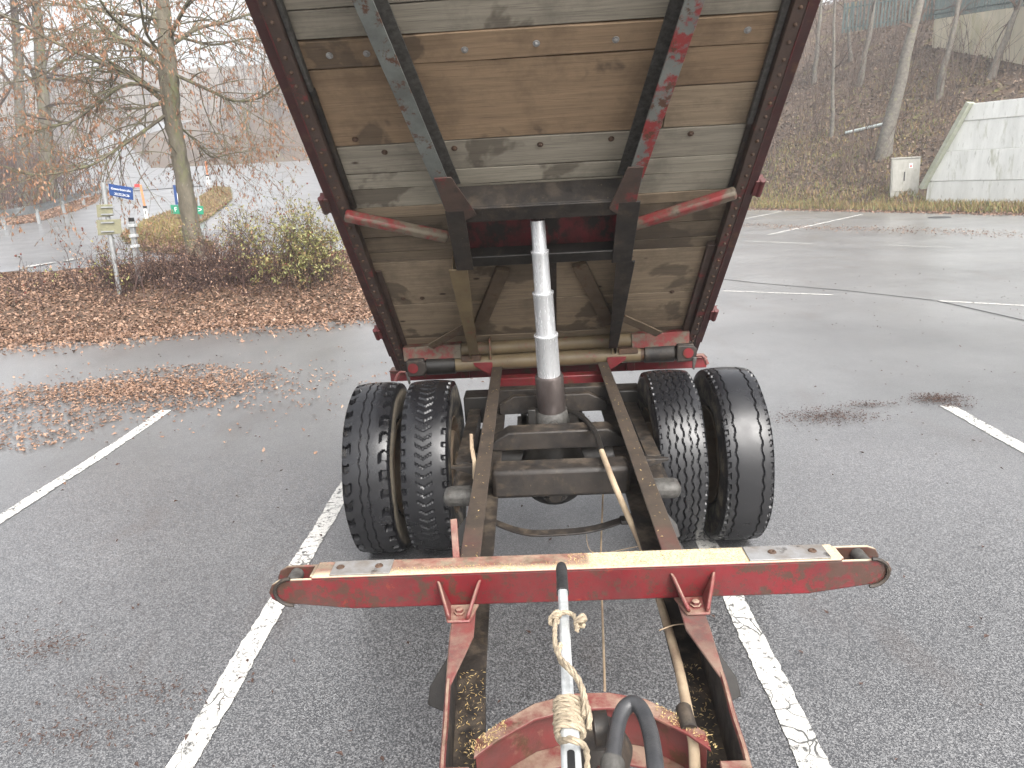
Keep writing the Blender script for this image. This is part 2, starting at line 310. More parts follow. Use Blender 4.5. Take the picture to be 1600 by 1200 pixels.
# ------------------------------------------------------------------ mesh builder
class MB:
    def __init__(s): s.v = []; s.f = []
    def add(s, vs, fs):
        k = len(s.v); s.v.extend([tuple(float(c) for c in p) for p in vs]); s.f.extend([tuple(i+k for i in q) for q in fs]); return s
    def box(s, x0, x1, y0, y1, z0, z1):
        return s.add([(x0, y0, z0), (x1, y0, z0), (x1, y1, z0), (x0, y1, z0), (x0, y0, z1), (x1, y0, z1), (x1, y1, z1), (x0, y1, z1)],
                     [(0, 3, 2, 1), (4, 5, 6, 7), (0, 1, 5, 4), (1, 2, 6, 5), (2, 3, 7, 6), (3, 0, 4, 7)])
    def bar(s, a, b, w, h, up=(0, 0, 1)):
        a, b = np.array(a, float), np.array(b, float); d = b-a; d /= np.linalg.norm(d); up = np.array(up, float)
        sx = np.cross(d, up); sx /= np.linalg.norm(sx); uz = np.cross(sx, d)
        vs = [p+i*w/2*sx+j*h/2*uz for p in (a, b) for i, j in ((-1, -1), (1, -1), (1, 1), (-1, 1))]
        return s.add(vs, [(3, 2, 1, 0), (4, 5, 6, 7), (0, 1, 5, 4), (1, 2, 6, 5), (2, 3, 7, 6), (3, 0, 4, 7)])
    def prism(s, poly, o, ex, ey, th):
        o, ex, ey = np.array(o, float), np.array(ex, float), np.array(ey, float); n = np.cross(ex, ey); k = len(poly)
        a = [o+p[0]*ex+p[1]*ey for p in poly]; b = [q+n*th for q in a]
        return s.add(a+b, [tuple(range(k-1, -1, -1)), tuple(range(k, 2*k))]+[(i, (i+1) % k, k+(i+1) % k, k+i) for i in range(k)])
    def tube(s, pts, rad, n=8, caps=True):
        P = [np.array(p, float) for p in pts]; m = len(P)
        if not isinstance(rad, (list, tuple)): rad = [rad]*m
        ref = None; vs = []
        for i in range(m):
            d = P[min(i+1, m-1)]-P[max(i-1, 0)]; d /= (np.linalg.norm(d)+1e-12)
            if ref is None:
                ref = np.cross(d, (0, 0, 1.0)) if abs(d[2]) < .9 else np.cross(d, (1.0, 0, 0))
            ref = ref-d*(ref @ d); ref /= (np.linalg.norm(ref)+1e-12); q = np.cross(d, ref)
            for j in range(n):
                a = 2*math.pi*j/n; vs.append(P[i]+rad[i]*(math.cos(a)*ref+math.sin(a)*q))
        fs = [(i*n+j, i*n+(j+1) % n, (i+1)*n+(j+1) % n, (i+1)*n+j) for i in range(m-1) for j in range(n)]
        if caps: fs += [tuple(range(n-1, -1, -1)), tuple(range((m-1)*n, m*n))]
        return s.add(vs, fs)
    def lathe(s, prof, n=48, axis='x', o=(0, 0, 0)):
        vs = []
        for (a, r) in prof:
            for j in range(n):
                t = 2*math.pi*j/n; c, q = r*math.cos(t), r*math.sin(t)
                p = (a, c, q) if axis == 'x' else ((c, a, q) if axis == 'y' else (c, q, a))
                vs.append((p[0]+o[0], p[1]+o[1], p[2]+o[2]))
        m = len(prof)
        return s.add(vs, [(i*n+j, i*n+(j+1) % n, (i+1)*n+(j+1) % n, (i+1)*n+j) for i in range(m-1) for j in range(n)])
    def mesh(s, name, m, smooth=True):
        me = bpy.data.meshes.new(name); me.from_pydata(s.v, [], s.f); me.materials.append(m); me.update()
        if smooth:
            me.polygons.foreach_set('use_smooth', [True]*len(me.polygons))
            try: me.set_sharp_from_angle(angle=R(38))
            except Exception: pass
        return me
    def build(s, name, m, parent=None, bevel=0, smooth=True):
        m = MAT[m] if isinstance(m, str) else m
        o = bpy.data.objects.new(name, s.mesh(name, m, smooth)); COL.objects.link(o)
        if parent is not None: attach(o, parent)
        if bevel:
            b = o.modifiers.new('bevel', 'BEVEL'); b.width = bevel; b.segments = 2; b.limit_method = 'ANGLE'; b.angle_limit = R(40)
        return o
PW = {}   # world matrices of the empties made here
def attach(o, p):
    o.parent = p
    if p in PW and not p.get('_local'): o.matrix_parent_inverse = PW[p].inverted()
def thing(name, loc, label=None, cat=None, group=None, kind=None):
    o = bpy.data.objects.new(name, None); COL.objects.link(o); o.location = loc; o.empty_display_size = .2
    PW[o] = Matrix.Translation(Vector([float(c) for c in loc])); return tag(o, label, cat, group, kind)
def tag(o, label=None, cat=None, group=None, kind=None):
    if label: o['label'] = label
    if cat: o['category'] = cat
    if group: o['group'] = group
    if kind: o['kind'] = kind
    return o
def raw(name, V, Fc, m, parent=None, smooth=False):
    me = bpy.data.meshes.new(name); me.from_pydata(np.asarray(V, float).reshape(-1, 3).tolist(), [], Fc); me.materials.append(MAT[m]); me.update()
    if smooth: me.polygons.foreach_set('use_smooth', [True]*len(me.polygons))
    o = bpy.data.objects.new(name, me); COL.objects.link(o)
    if parent is not None: attach(o, parent)
    return o

def smooth_path(P, n=6):
    P = [np.array(p, float) for p in P]; out = []
    for i in range(len(P)-1):
        p0, p1, p2, p3 = P[max(i-1, 0)], P[i], P[i+1], P[min(i+2, len(P)-1)]
        for k in range(n):
            t = k/n; out.append(.5*((2*p1)+(-p0+p2)*t+(2*p0-5*p1+4*p2-p3)*t*t+(-p0+3*p1-3*p2+p3)*t**3))
    out.append(P[-1]); return out
# ================================================================== SETTING
def sheet(name, xs, yfun, rows, m, lift=0.0, kind='structure', z=gz):
    V = []; Fc = []; nx = len(xs)
    for x in xs:
        y0, y1 = yfun(x)
        for j in range(rows):
            y = y0+(y1-y0)*(j/(rows-1)); V.append((x, y, z(x, y)+lift))
    for i in range(nx-1):
        for j in range(rows-1):
            a = i*rows+j; Fc.append((a, a+rows, a+rows+1, a+1))
    return tag(raw(name, V, Fc, m, smooth=True), kind=kind)
# one ground sheet to the horizon (soil), roads and the lot lie on it
gx = [-900, -400, -200, -150]+list(np.arange(-120, -60, 4.0))+list(np.arange(-60, 60.1, 1.0))+[75, 100, 150, 300, 900]
gy = [-300, -60, -20]+list(np.arange(-8, 110.1, 1.0))+list(np.arange(113, 240, 5.0))+[260, 400, 900]
V = [(x, y, gz(x, y)-(.3 if (x < 1 and 14.5 < y-.2*(x+2.5) and y < 103) else .06)) for x in gx for y in gy]; n2 = len(gy)
tag(raw('ground', V, [(i*n2+j, (i+1)*n2+j, (i+1)*n2+j+1, i*n2+j+1) for i in range(len(gx)-1) for j in range(n2-1)], 'hill', smooth=True), kind='structure')
def edge_noise(x): return .12*math.sin(x*2.3)+.09*math.sin(x*5.1+1)+.05*math.sin(x*11+2)
def lot_y(x):
    left = 11+.2*(x+2.5)+.1+edge_noise(x)
    d = (x-FA[0])/FT[0] if x > 2 else (2-FA[0])/FT[0]
    right = min(45.0, FA[1]+d*FT[1]+edge_noise(x)*.6)
    right = max(right, -20)
    return left*(1-sm((x-.5)/2.5))+right*sm((x-.5)/2.5)
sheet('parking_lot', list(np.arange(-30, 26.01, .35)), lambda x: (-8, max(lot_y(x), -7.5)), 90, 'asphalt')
sheet('road', list(np.arange(-75, 1.01, .7)), lambda x: (11+.2*(x+2.5)+3.4+edge_noise(x), 104+.1*x+(0 if x > -45 else (x+45)*1.6)), 130, 'road', .006)
# road climbing away into the fog on the left
def strip(name, pts, half, m, lift, kind='structure', n=40):
    P = [np.array(p[:2], float) for p in pts]; L = []
    for i in range(len(P)-1):
        for k in range(n//(len(P)-1)+1): L.append(P[i]+(P[i+1]-P[i])*k/(n//(len(P)-1)+1))
    L.append(P[-1]); V = []; Fc = []; nc = 7
    for i, p in enumerate(L):
        d = L[min(i+1, len(L)-1)]-L[max(i-1, 0)]; d /= np.linalg.norm(d); q = np.array([d[1], -d[0]])
        for j in range(nc):
            s = p+q*half*(j/(nc-1)*2-1); V.append((s[0], s[1], gz(*s)+lift))
    for i in range(len(L)-1):
        for j in range(nc-1): a = i*nc+j; Fc.append((a, a+1, a+nc+1, a+nc))
    return tag(raw(name, V, Fc, m, smooth=True), kind=kind)
far_road = [at_ground(*p) for p in [(200, 300), (190, 270), (165, 250), (150, 225)]]
strip('road', far_road+[far_road[-1]+np.array([-3, 40, 0])], 5.0, 'road', .05)
# painted markings
marks = thing('lot_marking', (0, 0, 0), kind='structure')
def mark(x0, y0, x1, y1, w, lift=.005):
    a, b = np.array([x0, y0]), np.array([x1, y1]); d = (b-a)/np.linalg.norm(b-a); q = np.array([d[1], -d[0]])*w/2; V = []; Fc = []; n = max(2, int(np.linalg.norm(b-a)/.03))
    for i in range(n+1):
        p = a+(b-a)*i/n
        for s in (-1, 1):
            e = p+s*q*(1+.06*math.sin(i*.21+s)+random.gauss(0, .045)); V.append((e[0], e[1], gz(*e)+lift))
    o = raw('painted_line', V, [(2*i, 2*i+1, 2*i+3, 2*i+2) for i in range(n)], 'marking', marks)
mark(-1.6, .8, -1.585, 5.6, .118); mark(.905, .8, .90, 5.6, .118); mark(-4.12, 2.0, -4.0, 7.0, .12); mark(3.62, 1.5, 3.6, 6.2, .12)
mark(3.31, 12.78, 4.88, 11.9, .07); mark(6.08, 11.0, 7.6, 9.9, .07); mark(6.1, 20.9, 7.4, 19.4, .07); mark(8.75, 18.36, 9.83, 17.18, .07)
mark(7.2, 22.4, 12.7, 28.4, .11); mark(8.4, 29.1, 10.8, 32.1, .11)
for (p, q) in (((45, 418), (85, 412)), ((150, 398), (176, 393)), ((100, 410), (128, 404)), ((240, 372), (262, 364)), ((185, 350), (203, 345)), ((300, 361), (345, 360))):
    a, b = at_ground(*p), at_ground(*q); mark(a[0], a[1], b[0], b[1], .16, .02)
# a tar joint across the lot
strip('tar_joint', [(2.6, 15.6), (4.1, 13.5), (5.3, 12.17), (6.1, 11.0), (6.4, 9.3), (6.5, 7.5)], .02, 'manhole', .006)
mc = onZ(1468, 340, 0); tag(MB().lathe([(.0, .001), (.014, .3), (.014, .34), (.0, .36)], 32, 'z', (mc[0], mc[1], .006)).build('manhole_cover', 'manhole'), 'round iron manhole cover near the foot of the white wall', 'manhole')

# ------------------------------------------------------------------ scatter helpers
def leaves(name, P, size, m, parent=None, tilt=.5, aspect=.62, lift=.012):
    """curled leaves: two hinged quads each, all real faces"""
    n = len(P); P = np.asarray(P, float)
    a = RNG.uniform(0, 2*np.pi, n); s = size*RNG.uniform(.6, 1.35, n)
    t1 = RNG.normal(0, tilt, n); t2 = RNG.normal(0, tilt, n)
    ex = np.stack([np.cos(a), np.sin(a), np.tan(np.clip(t1, -1.1, 1.1))], 1); ex /= np.linalg.norm(ex, axis=1)[:, None]
    ey = np.stack([-np.sin(a), np.cos(a), np.tan(np.clip(t2, -1.1, 1.1))], 1); ey /= np.linalg.norm(ey, axis=1)[:, None]
    ez = np.cross(ex, ey); c = RNG.uniform(-.1, .3, n)
    def pt(u, v, w): return P+(ex*(u*s)[:, None])+(ey*(v*s*aspect)[:, None])+(ez*((w*s))[:, None])+np.array([0, 0, lift])
    z = np.zeros(n); o = np.ones(n)
    vs = np.stack([pt(-.5*o, z, z), pt(-.12*o, .5*o, c), pt(.5*o, z, z), pt(-.12*o, -.5*o, c)], 1).reshape(-1, 3)
    fs = [f for k in range(n) for f in ((4*k, 4*k+2, 4*k+1), (4*k, 4*k+3, 4*k+2))]
    return raw(name, vs, fs, m, parent)
def clear_of(): pass
def poly_pts(poly, n):
    poly = np.array([p[:2] for p in poly]); lo, hi = poly.min(0), poly.max(0); out = []
    while len(out) < n:
        q = RNG.uniform(lo, hi, (n*2, 2)); ins = np.zeros(len(q), bool); j = len(poly)-1
        for i in range(len(poly)):
            a, b = poly[i], poly[j]
            c = ((a[1] > q[:, 1]) != (b[1] > q[:, 1])) & (q[:, 0] < (b[0]-a[0])*(q[:, 1]-a[1])/(b[1]-a[1]+1e-12)+a[0]); ins ^= c; j = i
        out.extend(q[ins].tolist())
    return np.array(out[:n])
def up(xy, lift=0): return np.array([(x, y, gz(x, y)+lift) for x, y in xy])

# ------------------------------------------------------------------ leaf bank on the left
sheet('leaf_bank', list(np.arange(-30, 1.01, .35)), lambda x: (11+.2*(x+2.5)+edge_noise(x)-.05, 11+.2*(x+2.5)+3.45+edge_noise(x)), 24, 'litter', .012)
NL = 42000; xs = RNG.uniform(-13.5, -.6, NL); yb = np.abs(RNG.uniform(-.35, 3.3, NL)); yb = np.where(RNG.random(NL) < .10, RNG.normal(-.15, .3, NL), yb)
xy = np.stack([xs, 11+.2*(xs+2.5)+yb+.12*np.sin(xs*2.3)], 1)
tag(leaves('fallen_leaves', up(xy, .012), .06, 'leaf'), 'brown fallen leaves covering the bank under the tree', 'leaves', kind='stuff')
pl = [onZ(*p, .02) for p in [(-60, 640), (-20, 700), (40, 705), (110, 690), (200, 650), (330, 640), (430, 592), (330, 580), (235, 585), (120, 610), (30, 615)]]
c1 = poly_pts(pl, 2600); c2 = RNG.normal(0, 1, (2600, 2))*np.array([.75, .24])+np.array([-4.6, 7.7])
c3 = RNG.normal(0, 1, (900, 2))*np.array([1.6, .6])+np.array([-4.2, 7.5])
tag(leaves('windblown_leaves', up(np.vstack([c1, c2, c3]), .004), .042, 'leaf', tilt=.3), 'patch of brown leaves blown onto the asphalt by the left line end', 'leaves', kind='stuff')
deb = [(1290, 652, .22, .11, 1100), (1352, 634, .14, .05, 260), (1465, 624, .13, .075, 900), (1495, 636, .08, .04, 140), (75, 1015, .09, .05, 110), (220, 1085, .22, .06, 190), (120, 1150, .18, .06, 170), (30, 1010, .25, .1, 130), (560, 508, .5, .2, 90), (500, 520, .5, .16, 120)]
D = [];
for (u, v, a, b, n) in deb:
    c = onZ(u, v, 0); D.append(RNG.normal(0, 1, (n, 2))*np.array([a, b])+c[:2])
tag(leaves('wet_plant_debris', up(np.vstack(D), .003), .02, 'soil', tilt=.3, aspect=.35), 'dark rotted plant debris lying on the asphalt', 'debris', kind='stuff')
c = np.vstack([RNG.normal(0, 1, (900, 2))*np.array([2.6, .5]) @ np.array([[FT[0], FT[1]], [FN[0], FN[1]]])+np.array([11.5, 20.8]), RNG.normal(0, 1, (500, 2))*np.array([2.0, .4]) @ np.array([[FT[0], FT[1]], [FN[0], FN[1]]])+np.array([8.6, 24.6])])
tag(leaves('scattered_debris', up(c, .003), .06, 'leaf', tilt=.3, aspect=.4), 'band of brown leaf debris on the far asphalt', 'debris', kind='stuff')
RR = RNG.uniform(-1, 1, (500, 2))
xy = np.stack([RNG.uniform(-7, 9, 900), RNG.uniform(1.2, 14, 900)], 1)
tag(leaves('loose_leaf_bits', up(xy, .002), .03, 'soil', tilt=.25, aspect=.5), 'small dark leaf bits strewn over the parking lot', 'debris', kind='stuff')

# ------------------------------------------------------------------ grass
def blades(name, xy, h, m, label, cat='grass', lean=.35):
    n = len(xy); P = up(xy); a = RNG.uniform(0, 2*np.pi, n); hh = h*RNG.uniform(.5, 1.4, n); w = hh*.09+.004
    dx = np.stack([np.cos(a), np.sin(a), np.zeros(n)], 1); tip = P+np.stack([RNG.normal(0, lean, n)*hh, RNG.normal(0, lean, n)*hh, hh], 1)
    vs = np.stack([P-dx*w[:, None], P+dx*w[:, None], tip], 1).reshape(-1, 3)
    return tag(raw(name, vs, [(3*k, 3*k+1, 3*k+2) for k in range(n)], m), label, cat, kind='stuff')
tt = RNG.uniform(-30, 16, 26000); uu = np.abs(RNG.normal(.0, 1, 26000))*1.35+.15
xy = FA+tt[:, None]*FT+uu[:, None]*FN
blades('verge_grass', xy[(tt < WALL_T+1) | (uu < WALL_U-.1)], .19, 'blade', 'yellow green grass strip along the foot of the right slope')
tt = RNG.uniform(-6, 16, 3500); uu = RNG.normal(.05, .25, 3500)
tag(leaves('kerb_leaves', up(FA+tt[:, None]*FT+uu[:, None]*FN, .004), .09, 'leaf', tilt=.4), 'brown leaves gathered along the far edge of the lot', 'leaves', kind='stuff')
isl = [at_ground(*p) for p in [(190, 372), (215, 390), (262, 398), (332, 397), (338, 388), (285, 376), (280, 362), (322, 345), (362, 312), (360, 296), (335, 294), (318, 307), (270, 332), (225, 348)]]
def inside(poly, x, y):
    c = False; j = len(poly)-1
    for i in range(len(poly)):
        a, b = poly[i], poly[j]
        if (a[1] > y) != (b[1] > y) and x < (b[0]-a[0])*(y-a[1])/(b[1]-a[1])+a[0]: c = not c
        j = i
    return c
def patch(name, poly, st, lift, m):
    V = {}; L = []; Fc = []
    xs_ = [p[0] for p in poly]; ys_ = [p[1] for p in poly]
    def vid(i, j):
        if (i, j) not in V:
            V[(i, j)] = len(L); x, y = i*st, j*st; L.append((x, y, gz(x, y)+lift))
        return V[(i, j)]
    for i in range(int(min(xs_)/st)-1, int(max(xs_)/st)+1):
        for j in range(int(min(ys_)/st)-1, int(max(ys_)/st)+1):
            if inside(poly, (i+.5)*st, (j+.5)*st): Fc.append((vid(i, j), vid(i+1, j), vid(i+1, j+1), vid(i, j+1)))
    return tag(raw(name, L, Fc, m, smooth=True), kind='structure')
patch('grass_island', isl, .3, .05, 'grassy')
q = poly_pts(isl, 10000); blades('island_grass', q, .2, 'blade', 'yellowish grass on the traffic island behind the tree')
xy = poly_pts(isl, 14000); tag(leaves('island_leaves', up(xy, .10), .1, 'leaf'), 'brown leaves on the traffic island', 'leaves', kind='stuff')
gl = [at_ground(*p) for p in [(-20, 356), (60, 348), (120, 330), (150, 318), (160, 304), (60, 330), (-20, 345)]]
q = np.vstack([poly_pts(gl, 5000)]); tag(leaves('roadside_leaves', up(q, .02), .14, 'leaf'), 'brown leaves on the strip below the guardrail', 'leaves', kind='stuff')

# ================================================================== TRAILER
TR = thing('tipping_trailer', (0, 4.08, 0), 'old red two wheel tipping trailer with raised wooden bed standing on the asphalt', 'trailer')
# ---- chassis rails: inward open channels, top flange cut away near the drawbar
RY = [.9, 1.25, 1.5, 1.75, 2.2, 3.4, 4.68]
def rx(y): return float(np.interp(y, [.9, 1.25, 1.75, 2.2, 4.68], [.318, .340, .370, .380, .392]))
def rail_strip(s, y0, y1, in0, in1, z0, z1):
    b = MB(); ys = [y0]+[y for y in RY if y0 < y < y1]+[y1]; V = []
    for y in ys:
        a, c = s*(rx(y)-in0), s*(rx(y)-in1); V += [(a, y, z0), (c, y, z0), (c, y, z1), (a, y, z1)]
    Fc = [(0, 1, 2, 3), tuple(len(V)-4+k for k in (3, 2, 1, 0))]
    for i in range(len(ys)-1):
        for k in range(4): Fc.append((4*i+k, 4*i+4+k, 4*i+4+(k+1) % 4, 4*i+(k+1) % 4))
    if s < 0: Fc = [f[::-1] for f in Fc]
    return b.add(V, Fc)
for s in (-1, 1):
    b = rail_strip(s, 1.0, 4.68, 0, .008, .80, .958)                                   # web
    q_ = rail_strip(s, 1.0, 4.68, -.001, .092, .790, .7995); b.add(q_.v, q_.f)              # bottom flange
    rl = b.build('chassis_rail', 'grime', TR, .003)
    ys = [4.68, 3.4, 2.2, 1.74]; pts = [(s*(rx(y)+.001), y) for y in (1.50, 1.75, 2.2, 3.4, 4.68)]+[(s*(rx(y)-.068), y) for y in ys]+[(s*(rx(1.57)-.02), 1.57)]
    if s < 0: pts = pts[::-1]
    pts = pts[::-1]
    A_ = sum(pts[k][0]*pts[(k+1) % len(pts)][1]-pts[(k+1) % len(pts)][0]*pts[k][1] for k in range(len(pts)))
    pts = pts if A_ > 0 else pts[::-1]
    MB().prism(pts, (0, 0, .9585), (1, 0, 0), (0, 1, 0), .0085).build('top_flange', 'rail', rl, .003)   # top flange with slanted cut
    rail_strip(s, .95, 1.27, -.002, .066, .9585, .968).build('end_plate', 'red_dusty', rl, .003)
    rail_strip(s, 1.0, 2.6, -.004, -.0005, .81, .955).build('painted_face', 'red_dusty', rl)
    MB().tube([(s*(rx(y)-.004), y, .960+.005*math.sin(y*30)) for y in np.linspace(1.26, 1.56, 8)], .007, 6).build('torn_edge', 'red_dusty', rl)
    xo, xt, xb = s*.37, s*.315, s*.285
    # straw and chaff lying in the open channel
    n = 260; yy = RNG.uniform(1.22, 1.8, n); P = np.stack([s*(np.interp(yy, [.9, 1.25, 1.75, 2.2], [.318, .340, .370, .380])-RNG.uniform(.014, .088, n)), yy, np.full(n, .8005)], 1)
    tag(leaves('straw_chaff', P, .011, 'straw', rl, tilt=.35, aspect=.16, lift=.002), kind='stuff')
    n = 60; yy = RNG.uniform(2.0, 4.6, n); P = np.stack([s*(np.interp(yy, [1.75, 2.2, 4.68], [.370, .380, .392])-RNG.uniform(.006, .06, n)), yy, np.full(n, .968)], 1)
    tag(leaves('straw_chaff', P, .010, 'straw', rl, tilt=.3, aspect=.25, lift=.001), kind='stuff')
# ---- front cross beam with forked ends
b = MB(); Y0, Y1, ZB, ZT = 1.885, 1.975, .970, 1.078; x0, x1 = -.93, .925
def plate_poly():
    p = [(-.84, ZT), (-.90, ZT-.001), (-.925, ZT-.016), (-.938, ZT-.042), (-.93, ZT-.066), (-.905, ZT-.082), (-.84, ZT-.088), (-.68, ZB), (.70, ZB), (.86, ZT-.086), (.91, ZT-.078), (.932, ZT-.06), (.938, ZT-.036), (.925, ZT-.012), (.90, ZT-.001), (.84, ZT)]
    return p
b.prism(plate_poly(), (0, Y0+.010, 0), (1, 0, 0), (0, 0, 1), .010)      # front plate (extrudes towards -y)
b.prism(plate_poly(), (0, Y1, 0), (1, 0, 0), (0, 0, 1), .010)
b.box(-.80, .79, Y0-.002, Y1+.001, ZT-.003, ZT+.006)
b.box(-.81, -.798, Y0+.011, Y1-.011, ZT-.08, ZT+.003); b.box(.788, .80, Y0+.011, Y1-.011, ZT-.08, ZT+.003)
bm_ = b.build('crossbeam', 'beam', TR, .004)
for s, cx in ((-1, -.87), (1, .868)):
    MB().lathe([(Y0+.011, .001), (Y0+.011, .021), (Y1-.011, .021), (Y1-.011, .001)], 20, 'y', (cx, 0, ZT-.026)).build('pivot_pin', 'castgrey', bm_)
    g = MB(); pr = [(cx-s*-.05*0+s*.0+math.cos(a)*.052+s*.006, ZT-.040+math.sin(a)*.046) for a in np.linspace(-math.pi/2, math.pi/2, 12)]
    if s < 0: pr = [(2*cx-p[0], p[1]) for p in pr]
    MB().tube([(p[0], Y0-.004, p[1]) for p in pr], .006, 6).build('socket_rim', 'grime', bm_)
    MB().box(*((-.745, -.56) if s < 0 else (.52, .76)), Y0+.004, Y1-.006, ZT+.0065, ZT+.011).build('wear_plate', 'wearplate', bm_, .002)
    for dx in (.05, .17):
        xx = cx-s*(dx+.1); MB().lathe([(0, .001), (.004, .006), (.003, .011), (0, .013)], 12, 'z', (xx, (Y0+Y1)/2, ZT+.0115)).build('screw', 'rust', bm_)
# chaff heap on the beam
n = 2600; P = np.stack([RNG.uniform(-.56, .52, n), RNG.uniform(Y0+.002, Y1-.002, n), np.full(n, ZT+.0062)], 1)
P = P[(P[:, 0] > -.02) | (P[:, 1] < Y0+.04)]
tag(leaves('chaff', P, .0042, 'straw', bm_, tilt=.4, aspect=.5, lift=.001), kind='stuff')
for s in (-1, 1):
    cx = s*.35; b = MB()
    for q in (-1, 1):
        b.prism([(Y0-.003, 1.055), (Y0-.003, .972), (1.80, .972), (1.795, .99), (1.85, 1.015)], (cx+q*.045, 0, 0), (0, 1, 0), (0, 0, 1), .008) if False else None
        vs = [np.array(p) for p in ((cx+q*.070, Y0-.002, 1.060), (cx+q*.040, Y0-.002, .977), (cx+q*.032, 1.80, .977), (cx+q*.034, 1.80, .992), (cx+q*.062, Y0-.020, 1.052))]
        th = np.array([-q*.011, 0, 0]); k = 5
        b.add([*vs, *[v+th for v in vs]], [(0, 1, 2, 3, 4), (9, 8, 7, 6, 5)]+[(i, i+5, (i+1) % 5+5, (i+1) % 5) for i in range(5)])
    b.prism([(cx-.056, Y0-.002), (cx-.034, 1.797), (cx+.034, 1.797), (cx+.056, Y0-.002)], (0, 0, .968), (1, 0, 0), (0, 1, 0), .008)
    br = b.build('gusset_bracket', 'red_dusty', TR, .004)
    MB().lathe([(.0, .017), (.006, .017), (.007, .012), (.016, .012), (.018, .009), (.018, .001)], 6, 'z', (cx, 1.835, .976)).build('bolt', 'red_dusty', br)
# ---- front yoke (arched cross plate between the rails)
arc = [(-.272, 1.375), (-.22, 1.425), (-.13, 1.49), (-.03, 1.522), (.06, 1.522), (.15, 1.495), (.23, 1.43), (.272, 1.38)]
b = MB(); AR = np.array(arc); inn = AR-np.array([0, .055])
poly = [tuple(p) for p in inn]+[tuple(p) for p in AR[::-1]]
b.prism(poly, (0, 0, .935), (1, 0, 0), (0, 1, 0), .008)
mid = AR-np.array([0, .02]); m2 = AR-np.array([0, .012])
b.prism([tuple(p) for p in mid]+[tuple(p) for p in m2[::-1]], (0, 0, .81), (1, 0, 0), (0, 1, 0), .124)
b.prism([tuple(p-np.array([0, .03])) for p in inn]+[tuple(p) for p in AR[::-1]], (0, 0, .801), (1, 0, 0), (0, 1, 0), .008)
yk = b.build('yoke', 'red_dusty', TR, .002)
n = 330; k = RNG.integers(0, 2, n); P = np.stack([np.where(k == 0, RNG.uniform(-.285, -.2, n), RNG.uniform(.17, .285, n)), np.zeros(n), np.full(n, .944)], 1)
P[:, 1] = np.interp(P[:, 0], AR[:, 0], AR[:, 1])-RNG.uniform(.003, .052, n)
tag(leaves('straw_chaff', P, .007, 'straw', yk, tilt=.5, aspect=.3, lift=.003), kind='stuff')
# ---- other cross members
MB().prism([(-.378, .80), (-.37, .838), (-.255, .902), (.275, .902), (.37, .842), (.378, .80)], (0, 3.68, 0), (1, 0, 0), (0, 0, 1), .13).build('crossmember', 'grime', TR, .008)
MB().box(-.318, .318, 2.99, 3.135, .785, .925).build('crossmember', 'grime', TR, .02)
MB().box(-.318, .318, 3.30, 3.42, .74, .80).build('crossmember', 'black', TR, .01)
for q in np.linspace(-.3, .28, 6):
    pass
b = MB(); st = [(-.375, 3.0), (-.29, 2.915), (-.20, 2.845), (-.10, 2.815), (.10, 2.83), (.25, 2.90), (.375, 2.985)]
sp2 = [np.array(p) for p in smooth_path([(p[0], p[1], 0) for p in st], 4)]
b.prism([(p[0], p[1]-.026) for p in sp2]+[(p[0], p[1]+.026) for p in sp2[::-1]], (0, 0, .696), (1, 0, 0), (0, 1, 0), .009)
sp_ = b.build('strap_bar', 'grime', TR, .002)
MB().box(.255, .335, 2.86, 2.915, .702, .722).build('hose_clamp', 'black', sp_, .004)
for s in (-1, 1):                                     # straps' ends, hooks and stakes outside the rails
    MB().box(min(s*.388, s*.375), max(s*.388, s*.375), 2.96, 3.03, .69, .80).build('strap_hanger', 'grime', TR, .002)
    for (yy, zz, L) in ((1.66, .90, .062), (2.62, .86, .075), (2.28, .90, .06)):
        xr_ = rx(yy)+.005; b = MB(); vs = [(s*.390, yy-.07, zz-.10), (s*.390, yy+.09, zz-.09), (s*.390, yy+.03, zz+.05), (s*(.39+L), yy-.05, zz-.075), (s*(.39+L), yy+.05, zz-.07), (s*(.39+L*.9), yy, zz-.035)]
        vs = [(p[0]-s*(.39-xr_), yy+(p[1]-yy)*.6, p[2]) for p in vs]; b.add(vs, [(0, 1, 2), (3, 5, 4), (0, 3, 4, 1), (1, 4, 5, 2), (2, 5, 3, 0)]); b.build('stake_socket', 'black', TR, .003)
    b = MB(); b.add([(s*.39, 3.12, .90), (s*.39, 3.18, .90), (s*.39, 3.18, .85), (s*.39, 3.12, .85), (s*.52, 3.14, .895), (s*.52, 3.16, .895), (s*.52, 3.16, .885), (s*.52, 3.14, .885)],
                    [(0, 3, 2, 1), (4, 5, 6, 7), (0, 1, 5, 4), (1, 2, 6, 5), (2, 3, 7, 6), (3, 0, 4, 7)]); b.build('pointed_bracket', 'grime', TR, .003)
    MB().box(min(s*.394, s*.545), max(s*.394, s*.545), 2.955, 3.06, .765, .845).build('spring_block', 'castgrey', TR, .03)
    for k in range(4): MB().box(min(s*.40, s*(.53-.012*k)), max(s*.40, s*(.53-.012*k)), 3.075, 3.42-.05*k, .752+.0145*k, .764+.0145*k).build('spring_leaf', 'grime', TR, .002)
    b = MB()
    for k in range(7):
        L = .62-.07*k; b.bar((s*.50, 4.08-L, .715-.013*k+.06), (s*.50, 4.08+L, .715-.013*k+.06), .075, .0115)
    b.build('leaf_spring', 'grime', TR, .002)
    MB().box(min(s*.395, s*.56), max(s*.395, s*.56), 3.86, 4.30, .60, .665).build('spring_seat', 'black', TR, .006)
    MB().box(min(s*.40, s*.57), max(s*.40, s*.57), 4.35, 4.52, .68, .86).build('brake_box', 'black', TR, .01)
MB().tube([(-.50, 4.08, .52), (-.25, 4.08, .52), (.25, 4.08, .52), (.50, 4.08, .52)], [.07, .085, .085, .07], 16).build('axle', 'black', TR)
